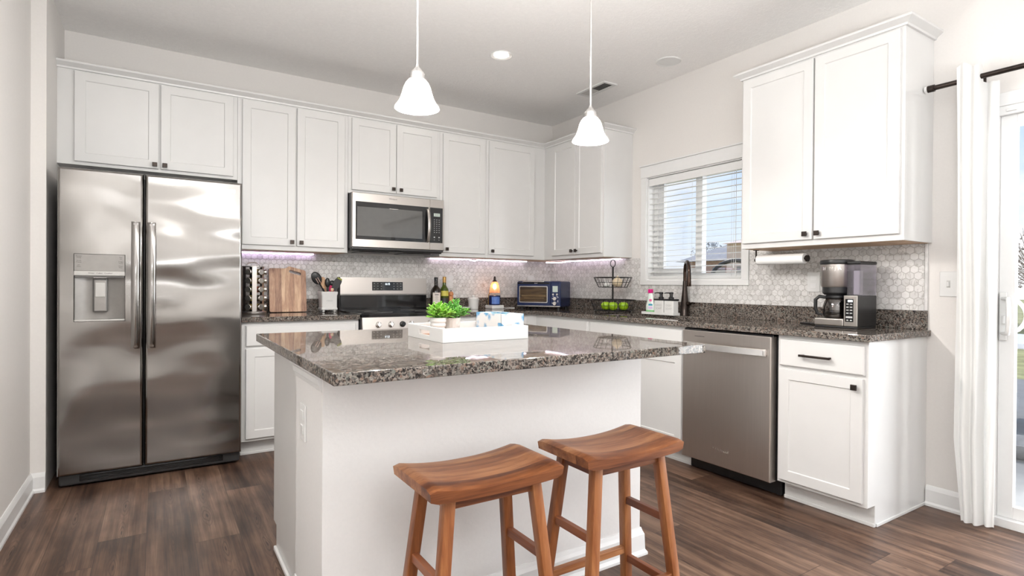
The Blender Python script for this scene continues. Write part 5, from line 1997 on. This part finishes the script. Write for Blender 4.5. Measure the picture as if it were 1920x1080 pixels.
b = MB().lathe([(0.0345, -0.0002), (0.0408, 0.004), (0.0440, 0.018), (0.0452, 0.024)], c, 28, sx=0.56)
b.build('liquid', M['soapgreen'], db)
MB().box(c.x - 0.014, c.x + 0.014, c.y - 0.016, c.y + 0.016, c.z + 0.158, c.z + 0.189, 0.004).build('cap', M['pink'], db)
ln = Vector((-0.77, -0.64, 0))
lu = Vector((0.64, -0.77, 0))


def lab(z, w, h, m, r0):
    b = MB()
    # label hugs the oval body
    n = 10
    prev = None
    for i in range(n + 1):
        a = R(206) + (i / n - .5) * w
        p = [b.bm.verts.new(c + Vector((0.55 * (r0 + e) * math.cos(a), (r0 + e) * math.sin(a), z + q))) for e, q in ((0.0002, -h / 2), (0.0012, -h / 2), (0.0012, h / 2), (0.0002, h / 2))]
        if prev:
            for k in range(4):
                b.quad([prev[k], p[k], p[(k + 1) % 4], prev[(k + 1) % 4]])
        prev = p
    return b.build('label', m, db)


lab(0.098, 0.8, 0.026, M['pinklbl'], 0.0318)
lab(0.066, 0.9, 0.016, M['tealbl'], 0.0424)
lab(0.045, 0.9, 0.018, M['lilaclbl'], 0.0450)


def dispenser(y, label, word):
    c = Vector((-0.134, y, SZ))
    r = thing('soap_dispenser', label, 'soap dispenser', c, 'white soap dispensers behind the sink')
    h = 0.0455
    MB().box(c.x - 0.030, c.x + 0.030, y - h, y + h, c.z, c.z + 0.104, 0.007).build('bottle', M['ceramic'], r)
    MB().box(c.x - 0.032, c.x + 0.032, y - h - 0.002, y + h + 0.002, c.z + 0.1042, c.z + 0.116, 0.002).build('lid', M['black'], r)
    b = MB().lathe([(0.020, 0.116), (0.020, 0.128), (0.013, 0.132), (0.011, 0.150), (0.0155, 0.152), (0.0155, 0.166), (0.012, 0.168)], c, 20)
    b.build('pump', M['black'], r)
    b = MB().tube([c + Vector((0, 0, 0.161)), c + Vector((-0.03, 0.022, 0.162)), c + Vector((-0.042, 0.031, 0.158))], [0.005, 0.004, 0.003], 8)
    b.build('spout', M['black'], r)
    text(word, 0.024, (c.x - 0.0302, y, c.z + 0.055), -Y, Z, -X, M['inkg'], r)
    return r


dispenser(-1.597, 'white soap dispenser next to the dish soap bottle', 'HAND\nSOAP')
dispenser(-1.696, 'white soap dispenser next to the faucet', 'DISH\nSOAP')

# faucet --------------------------------------------------------------
fx, fy_ = -0.068, -1.768
fc = thing('kitchen_faucet', 'dark oil-rubbed bronze gooseneck faucet behind the sink', 'faucet', (fx, fy_, CT))
MB().lathe([(0.034, 0.0), (0.034, 0.008), (0.030, 0.014), (0.029, 0.070), (0.027, 0.110), (0.018, 0.200), (0.0145, 0.260)], (fx, fy_, CT), 28).build('body', M['bronze'], fc)
fd = Vector((-0.64, -0.77, 0)).normalized()
rr = 0.078
pts = [Vector((fx, fy_, CT + 0.255))] + [Vector((fx, fy_, CT + 0.322)) + fd * (rr - rr * math.cos(PI * k / 16)) + Z * rr * math.sin(PI * k / 16) for k in range(17)]
MB().tube(pts, 0.0130, 14).build('neck', M['bronze2'], fc)
e = pts[-1]
MB().tube([e + Z * 0.004, e - Z * 0.010, e - Z * 0.060, e - Z * 0.098, e - Z * 0.103], [0.0125, 0.0135, 0.0155, 0.0165, 0.0145], 18).build('spray_head', M['bronze2'], fc)
MB().tube([(fx, fy_ - 0.018, CT + 0.090), (fx, fy_ - 0.040, CT + 0.090), (fx, fy_ - 0.044, CT + 0.090)], [0.016, 0.016, 0.012], 16).build('handle_hub', M['bronze2'], fc)
MB().tube([(fx, fy_ - 0.040, CT + 0.092), (fx - 0.006, fy_ - 0.075, CT + 0.098), (fx - 0.010, fy_ - 0.100, CT + 0.096)], [0.008, 0.0065, 0.006], 10).build('lever', M['bronze2'], fc)

# paper towel ---------------------------------------------------------
ph = thing('towel_holder', 'black paper towel holder screwed under the large cabinet', 'towel holder', (-0.20, -2.60, 1.3))
b = MB()
b.box(-0.215, -0.185, -2.452, -2.430, 1.362, 1.3665, 0.001)
b.tube([(-0.20, -2.441, 1.363), (-0.20, -2.441, 1.302)], 0.005, 10)
b.ellipsoid((-0.20, -2.441, 1.302), 0.012, 0.012, 0.012, 14, 10)
b.build('arm', M['bronze'], ph)
MB().cyl((-0.20, -2.441, 1.302), (-0.20, -2.775, 1.302), 0.0055, seg=12).build('bar', M['bronze'], ph)
MB().lathe([(0.019, -0.004), (0.019, 0.006), (0.014, 0.010)], (-0.20, -2.772, 1.302), 24, axis='y').build('end_knob', M['bronze'], ph)
b = MB()
n = 32
ri, ro, ya, yb_ = 0.012, 0.031, -2.457, -2.757
R4 = []
for r_, y_ in ((ri, ya), (ro, ya), (ro, yb_), (ri, yb_)):
    R4.append([b.bm.verts.new((-0.20 + r_ * math.cos(2 * PI * k / n), y_, 1.302 + r_ * math.sin(2 * PI * k / n))) for k in range(n)])
for q in range(4):
    A, B = R4[q], R4[(q + 1) % 4]
    for k in range(n):
        b.quad([A[k], A[(k + 1) % n], B[(k + 1) % n], B[k]])
tag(b.build('paper_towel_roll', M['towel']), 'white paper towel roll on the holder under the large cabinet', 'paper towel')

# coffee maker --------------------------------------------------------
cf = thing('coffee_maker', 'stainless and black drip coffee maker with glass carafe and water tank', 'coffee maker', (-0.2, -2.98, CT))
fy0, fy1, fym = -2.868, -3.097, -3.026     # left edge, right edge, split
xf, xb_ = -0.300, -0.095
MB().box(xf + 0.004, xb_, fy1 + 0.002, fy0 - 0.002, CT, CT + 0.010, 0.003).build('foot_plate', M['black'], cf)
b = MB().box(xf, xb_ + 0.004, fym, fy0, CT + 0.010, CT + 0.050, 0.006)
b.build('warming_base', M['steel'], cf)
MB().box(xb_ - 0.050, xb_, fym, fy0 + 0.002, CT + 0.050, CT + 0.362, 0.008).build('back_column', M['black'], cf)
hy = (fym + fy0) / 2
MB().lathe([(0.074, 0.0), (0.079, 0.010), (0.082, 0.125), (0.078, 0.130)], (xf + 0.086, hy, CT + 0.220), 40).build('brew_basket', M['steel'], cf)
MB().lathe([(0.062, 0.0), (0.072, 0.012), (0.072, 0.042)], (xf + 0.086, hy, CT + 0.178), 36).build('basket_collar', M['black'], cf)
MB().lathe([(0.083, 0.0), (0.085, 0.006), (0.083, 0.020), (0.074, 0.024)], (xf + 0.086, hy, CT + 0.348), 40).build('lid', M['black'], cf)
for k, ch in enumerate('NINJA'):
    a = R(176 + 14 * (k - 1.2))
    dd_ = Vector((math.cos(a), math.sin(a), 0))
    text(ch, 0.026, Vector((xf + 0.086, hy, CT + 0.322)) + dd_ * 0.0815, Vector((math.sin(a), -math.cos(a), 0)) * -1 if False else Z.cross(dd_), Z, dd_, M['chrome'], cf, depth=0.0016)
MB().box(xf + 0.004, xb_, fy1, fym - 0.001, CT + 0.010, CT + 0.176, 0.004).build('control_tower', M['black'], cf)
b = MB().box(xf - 0.001, xf + 0.010, fy1 + 0.001, fym - 0.001, CT + 0.012, CT + 0.176, 0.003)
cp2 = b.build('control_panel', M['steel'], cf)
MB().box(xf - 0.0025, xf, fy1 + 0.020, fym - 0.010, CT + 0.036, CT + 0.158, 0.001).build('key_panel', M['blackgloss'], cp2)
b = MB()
ya_, yb2 = fym - 0.014, fy1 + 0.024
for k in range(4):
    for q in (0.0, 1.0):
        yy = ya_ - 0.008 - q * 0.018
        b.box(xf - 0.0032, xf - 0.0022, yy - 0.006, yy + 0.006, CT + 0.128 - 0.016 * k, CT + 0.133 - 0.016 * k)
b.box(xf - 0.0032, xf - 0.0022, yb2, ya_, CT + 0.056, CT + 0.066)
for q in (0.0, 1.0):
    yy = ya_ - 0.008 - q * 0.018
    b.box(xf - 0.0032, xf - 0.0022, yy - 0.005, yy + 0.005, CT + 0.042, CT + 0.048)
b.build('key_marks', M['inkg'], cp2)
MB().box(xf - 0.0032, xf - 0.0022, yb2, ya_ - 0.010, CT + 0.142, CT + 0.152).build('display', M['clock'], cp2)
b = MB()
b.cells([xf + 0.030, xf + 0.034, xb_ - 0.006, xb_ - 0.002], [fy1 + 0.001, fy1 + 0.005, fym - 0.007, fym - 0.003],
        lambda x, y: not (xf + 0.034 < x < xb_ - 0.006 and fy1 + 0.005 < y < fym - 0.007), (0, 0, CT + 0.178), X, Y, Z, 0.165)
tk = b.build('water_tank', M['tank'], cf)
MB().box(xf + 0.06, xf + 0.10, fy1 + 0.020, fym - 0.020, CT + 0.180, CT + 0.310, 0.004).build('water_filter', M['white'], tk)
MB().box(xf + 0.026, xb_, fy1 - 0.002, fym - 0.001, CT + 0.3432, CT + 0.360, 0.006).build('tank_lid', M['black'], cf)
# carafe
cr_ = thing('coffee_carafe', 'glass coffee carafe with black handle standing on the coffee maker', 'carafe', (xf + 0.086, hy, CT + 0.0505))
cc = (xf + 0.086, hy, CT + 0.0505)
pf = [(0.058, 0.0), (0.063, 0.004), (0.070, 0.030), (0.070, 0.055), (0.062, 0.085), (0.052, 0.108)]
b = MB().lathe(pf + [(a - 0.002, q + 0.001) for a, q in reversed(pf)], cc, 40, False, False)
b.build('glass', M['carafe'], cr_, smooth=60)
MB().lathe([(0.0525, 0.1082), (0.056, 0.112), (0.056, 0.124), (0.050, 0.127)], cc, 36).build('lid', M['black'], cr_)
hd_ = Vector((-0.55, 0.83, 0)).normalized()
C0 = Vector(cc)
MB().tube([C0 + hd_ * 0.050 + Z * 0.112, C0 + hd_ * 0.085 + Z * 0.118, C0 + hd_ * 0.104 + Z * 0.100, C0 + hd_ * 0.104 + Z * 0.050, C0 + hd_ * 0.094 + Z * 0.022, C0 + hd_ * 0.068 + Z * 0.016],
          [0.008, 0.010, 0.010, 0.009, 0.008, 0.007], 12).build('handle', M['black'], cr_)
MB().lathe([(0.0585, 0.0045), (0.062, 0.006), (0.0655, 0.024), (0.002, 0.024)], cc, 36).build('coffee', plain('brewed_coffee', (0.05, 0.022, 0.010), 0.1), cr_)
b = MB()
b.ellipsoid((-0.165, -2.800, CT + 0.006), 0.018, 0.026, 0.006, 16, 10).tube([(-0.155, -2.78, CT + 0.006), (-0.125, -2.690, CT + 0.004)], [0.006, 0.004], 8)
tag(b.build('coffee_scoop', M['black']), 'black scoop lying on the counter left of the coffee maker', 'scoop')

# ------------------------------------------------------------------ tray on the island
TX0, TX1, TY0, TY1 = -2.498, -2.110, -2.686, -2.345
tr = thing('serving_tray', 'rectangular white wooden serving tray with handle slots on the island', 'tray', ((TX0 + TX1) / 2, (TY0 + TY1) / 2, CT))
MB().box(TX0 + 0.004, TX1 - 0.004, TY0 + 0.004, TY1 - 0.004, CT, CT + 0.008).build('base', M['traywood'], tr)
for ya_, yb2 in ((TY0, TY0 + 0.011), (TY1 - 0.011, TY1)):
    MB().box(TX0, TX1, ya_, yb2, CT, CT + 0.054, 0.0015).build('side', M['white'], tr)
ymid = (TY0 + TY1) / 2
for x0 in (TX0, TX1 - 0.011):
    b = MB()
    b.cells([TY0 + 0.0105, ymid - 0.050, ymid + 0.050, TY1 - 0.0105], [CT, CT + 0.019, CT + 0.038, CT + 0.054],
            lambda y, z: not (abs(y - ymid) < 0.050 and CT + 0.019 < z < CT + 0.038), (x0, 0, 0), Y, Z, X, 0.011, 0.001)
    b.build('end', M['white'], tr)

TZ = CT + 0.0085


def leaf_mesh(b, p, d, L, w, rnd):
    d = d.normalized()
    s = d.cross(Z)
    if s.length < 1e-3: s = X.copy()
    s.normalize()
    n = s.cross(d)
    rot = Matrix((d, s, n)).transposed()
    b.ellipsoid(p + d * L * .5, L * .5, w * .5, w * .22, 8, 6, rot)


def succulent(pos, potf, label, spread, hgt, seed, lm):
    rnd = random.Random(seed)
    r = thing('potted_succulent', label, 'plant', pos, 'succulents in the white tray')
    P = Vector(pos)
    top = potf(r, P)
    b = MB()
    stems = MB()
    for k in range(30):
        a = rnd.uniform(0, 2 * PI)
        q = math.sqrt(rnd.random())
        base = P + Vector((0.020 * q * math.cos(a), 0.020 * q * math.sin(a), top - 0.004))
        tip = P + Vector((spread * q * math.cos(a + rnd.uniform(-.3, .3)), spread * q * math.sin(a), top + hgt * (1.0 - 0.55 * q) * rnd.uniform(.65, 1.05)))
        stems.tube([base, (base + tip) / 2 + Vector((0, 0, 0.006)), tip], 0.0018, 5)
        dd_ = (tip - base).normalized()
        for m in range(8):
            t_ = 0.35 + 0.65 * m / 7
            pp = base.lerp(tip, t_)
            aa = m * 2.4 + rnd.uniform(-.3, .3)
            o1 = dd_.orthogonal().normalized(); o2 = dd_.cross(o1)
            out = (o1 * math.cos(aa) + o2 * math.sin(aa)) * (1.0 - 0.35 * t_) + dd_ * (0.35 + 0.55 * t_)
            leaf_mesh(b, pp, out, rnd.uniform(0.020, 0.034) * (1.05 - .2 * t_), rnd.uniform(0.009, 0.0135), rnd)
    stems.build('stems', M['leaf2'], r)
    b.build('leaves', lm, r, smooth=80)


def ribbed(r, P):
    pf = [(0.022, 0.0), (0.024, 0.001)]
    z = 0.003
    for k in range(4):
        rr = 0.0255 + 0.0022 * k
        pf += [(rr - 0.0012, z), (rr + 0.0018, z + 0.005), (rr + 0.0018, z + 0.011), (rr - 0.0008, z + 0.0165)]
        z += 0.0175
    pf += [(0.035, z), (0.035, z + 0.003), (0.032, z + 0.003), (0.031, z - 0.008), (0.002, z - 0.008)]
    MB().lathe(pf, P, 36).build('pot', M['ceramic'], r)
    MB().lathe([(0.0308, z - 0.0078), (0.0305, z - 0.004), (0.002, z - 0.003)], P, 24).build('soil', M['soil'], r)
    return z


def faceted(r, P):
    b = MB()
    n = 16
    rings = []
    for k, (rr, z) in enumerate(((0.027, 0.0), (0.029, 0.014), (0.031, 0.028), (0.033, 0.042), (0.035, 0.056), (0.0365, 0.072))):
        rings.append([b.bm.verts.new(P + Vector((rr * (1 + (0.02 if (i + k) % 2 else -0.02)) * math.cos(2 * PI * i / n), rr * (1 + (0.02 if (i + k) % 2 else -0.02)) * math.sin(2 * PI * i / n), z))) for i in range(n)])
    for A, B in zip(rings, rings[1:]):
        for k in range(n):
            b.quad([A[k], A[(k + 1) % n], B[(k + 1) % n], B[k]])
    inner = [b.bm.verts.new(P + Vector((0.032 * math.cos(2 * PI * i / n), 0.032 * math.sin(2 * PI * i / n), 0.071))) for i in range(n)]
    low = [b.bm.verts.new(P + Vector((0.030 * math.cos(2 * PI * i / n), 0.030 * math.sin(2 * PI * i / n), 0.062))) for i in range(n)]
    for A, B in ((rings[-1], inner), (inner, low)):
        for k in range(n):
            b.quad([A[k], A[(k + 1) % n], B[(k + 1) % n], B[k]])
    for f in b.bm.faces:
        f.smooth = False
    b.quad(low).smooth = False; b.quad(list(reversed(rings[0]))).smooth = False
    b.build('pot', M['ceramic'], r)
    MB().lathe([(0.0295, 0.0625), (0.029, 0.066), (0.002, 0.067)], P, 24).build('soil', M['soil'], r)
    return 0.068


succulent((-2.428, -2.495, TZ), ribbed, 'left succulent in the ribbed round white pot', 0.050, 0.062, 3, M['leaf'])
succulent((-2.348, -2.462, TZ), faceted, 'right succulent in the faceted white pot', 0.062, 0.080, 11, M['leaf2'])

# tissue box
b = MB()
bx0, bx1, by0, by1, bz0, bz1 = -2.176, -2.060, -2.578, -2.362, TZ, TZ + 0.088
tb = thing('tissue_box', 'white tissue box with blue flower pattern standing in the tray', 'tissue box', ((bx0 + bx1) / 2, (by0 + by1) / 2, TZ))
b = MB()
ov = []
cxm, cym = (bx0 + bx1) / 2, (by0 + by1) / 2
for k in range(28):
    a = 2 * PI * k / 28
    ov.append((cxm + 0.028 * math.cos(a), cym + 0.070 * math.sin(a)))
prism_hole(b, [(bx0, by0), (bx1, by0), (bx1, by1), (bx0, by1)], [ov], (0, 0, bz1 - 0.001), X, Y, Z, 0.001)
for s in ((bx0, bx0 + 0.001, by0, by1), (bx1 - 0.001, bx1, by0, by1), (bx0, bx1, by0, by0 + 0.001), (bx0, bx1, by1 - 0.001, by1)):
    b.box(*s, bz0, bz1 - 0.0005)
b.box(bx0, bx1, by0, by1, bz0, bz0 + 0.001)
b.build('box', M['tissue'], tb)
MB().box(bx0 + 0.004, bx1 - 0.004, by0 + 0.004, by1 - 0.004, bz0 + 0.002, bz1 - 0.020, 0.004).build('tissues', M['towel'], tb)

# ------------------------------------------------------------------ outdoors
struct(MB().box(-20, 80, -60, 80, -0.30, -0.14).build('ground_lawn', M['lawn']))
struct(MB().box(0.165, 6.2, -8.0, -1.6, -0.14, -0.06, 0.004).build('patio_slab', M['concrete']))

hs = thing('neighbour_house', 'peach and red brick house across the lawn seen through the kitchen window', 'house', (18, 7.5, -0.14))
MB().box(15.0, 23.0, 3.0, 8.95, -0.14, 2.75).build('siding_wall', M['siding'], hs)
MB().box(15.4, 22.0, 8.95, 11.2, -0.14, 2.15).build('brick_wall', M['brick'], hs)
b = MB().prism([(15.0, 2.15), (22.4, 2.15), (18.7, 3.1)], (0, 8.96, 0), X, Z, Y, 2.5)
b.build('wing_roof', M['roof'], hs)
b = MB().prism([(14.6, 2.75), (23.4, 2.75), (19.0, 3.5)], (0, 2.6, 0), X, Z, Y, 6.3)
b.build('roof', M['siding'], hs)
for yy in (8.2, 9.6):
    MB().box(14.98 if yy < 9 else 15.38, 15.05 if yy < 9 else 15.45, yy - 0.3, yy + 0.3, 1.0, 1.9).build('window', M['greypl'], hs)

# arched trellis beyond the window
ac = Vector((2.3, -0.50, 1.15))
au = Vector((0.58, -0.81, 0))
pts = [ac - au * 0.285 - Z * (1.29 - 0.16 * k) for k in range(8)] + [ac + au * (-0.285 * math.cos(PI * k / 16)) + Z * 0.29 * math.sin(PI * k / 16) for k in range(17)] + [ac + au * 0.285 - Z * (0.17 + 0.16 * k) for k in range(8)]
ar = tag(MB().tube(pts, 0.024, 10).build('garden_arch', M['dark']), 'dark rounded arch standing outside the kitchen window', 'garden arch')


def tree(c, label, h, cr, mat, seed, group='trees beyond the lawn'):
    rnd = random.Random(seed)
    r = thing('tree', label, 'tree', c, group)
    C = Vector(c)
    MB().tube([C, C + Z * h * 0.35, C + Vector((0.1, 0.05, h * 0.6))], [h * .03, h * .022, h * .012], 8).build('trunk', M['bark'], r)
    b = MB()
    bare = mat is M['bark']
    for k in range(160 if bare else 40):
        a, q = rnd.uniform(0, 2 * PI), rnd.uniform(.3, 1.0)
        z = rnd.uniform(.4, 1.02)
        e = C + Vector((cr * q * math.cos(a) * math.sin(PI * min(1, z * .9)) ** .5, cr * q * math.sin(a), z * h))
        b.tube([C + Z * h * rnd.uniform(.3, .55), C.lerp(e, .6) + Z * h * .12, e], [0.022, 0.014, 0.006], 4)
    b.sm = False
    for k in range(260 if bare else 1500):
        a, q, z = rnd.uniform(0, 2 * PI), math.sqrt(rnd.random()), rnd.uniform(0.30, 1.0)
        rr = cr * q * math.sin(PI * min(1, (z - 0.2) * 1.15)) ** .6
        c_ = C + Vector((rr * math.cos(a), rr * math.sin(a), z * h))
        u_ = Vector((rnd.gauss(0, 1), rnd.gauss(0, 1), rnd.gauss(0, 1))).normalized()
        w_ = u_.orthogonal().normalized()
        s_ = rnd.uniform(.05, .11)
        b.quad([c_ - u_ * s_, c_ + w_ * s_ * .6, c_ + u_ * s_, c_ - w_ * s_ * .6])
    b.build('crown', mat, r)


tree((30.0, 21.5, -0.14), 'grey hazy tree above the brick wing of the house', 4.4, 1.6, M['treegrey'], 2)
tree((31.0, 3.9, -0.14), 'bare brown tree beyond the lawn in the patio door', 4.1, 1.6, M['bark'], 5)
tree((44.0, 9.6, -0.14), 'smaller bare brown tree far across the lawn', 3.4, 1.9, M['bark'], 8)

ptb = thing('patio_table', 'grey patio table with pale top and crossed legs outside the door', 'table', (2.95, -2.85, -0.06))
MB().box(2.35, 3.55, -3.25, -2.40, 0.655, 0.700, 0.006).build('table_top', M['patiowhite'], ptb)
for yy in (-3.15, -2.50):
    MB().bar((2.45, yy, -0.058), (3.15, yy, 0.655), 0.05, 0.07, 0.004, up=(0, 1, 0)).build('leg', M['patiogrey'], ptb)
    MB().bar((3.40, yy - 0.03, -0.058), (2.70, yy - 0.03, 0.655), 0.05, 0.07, 0.004, up=(0, 1, 0)).build('leg', M['patiogrey'], ptb)
b = MB().lathe([(0.13, 0.0), (0.19, 0.06), (0.20, 0.11), (0.185, 0.11), (0.12, 0.02), (0.002, 0.02)], (1.80, -3.20, -0.06), 32)
tag(b.build('planter_bowl', M['patiogrey']), 'round grey bowl on the patio slab below the table', 'planter')
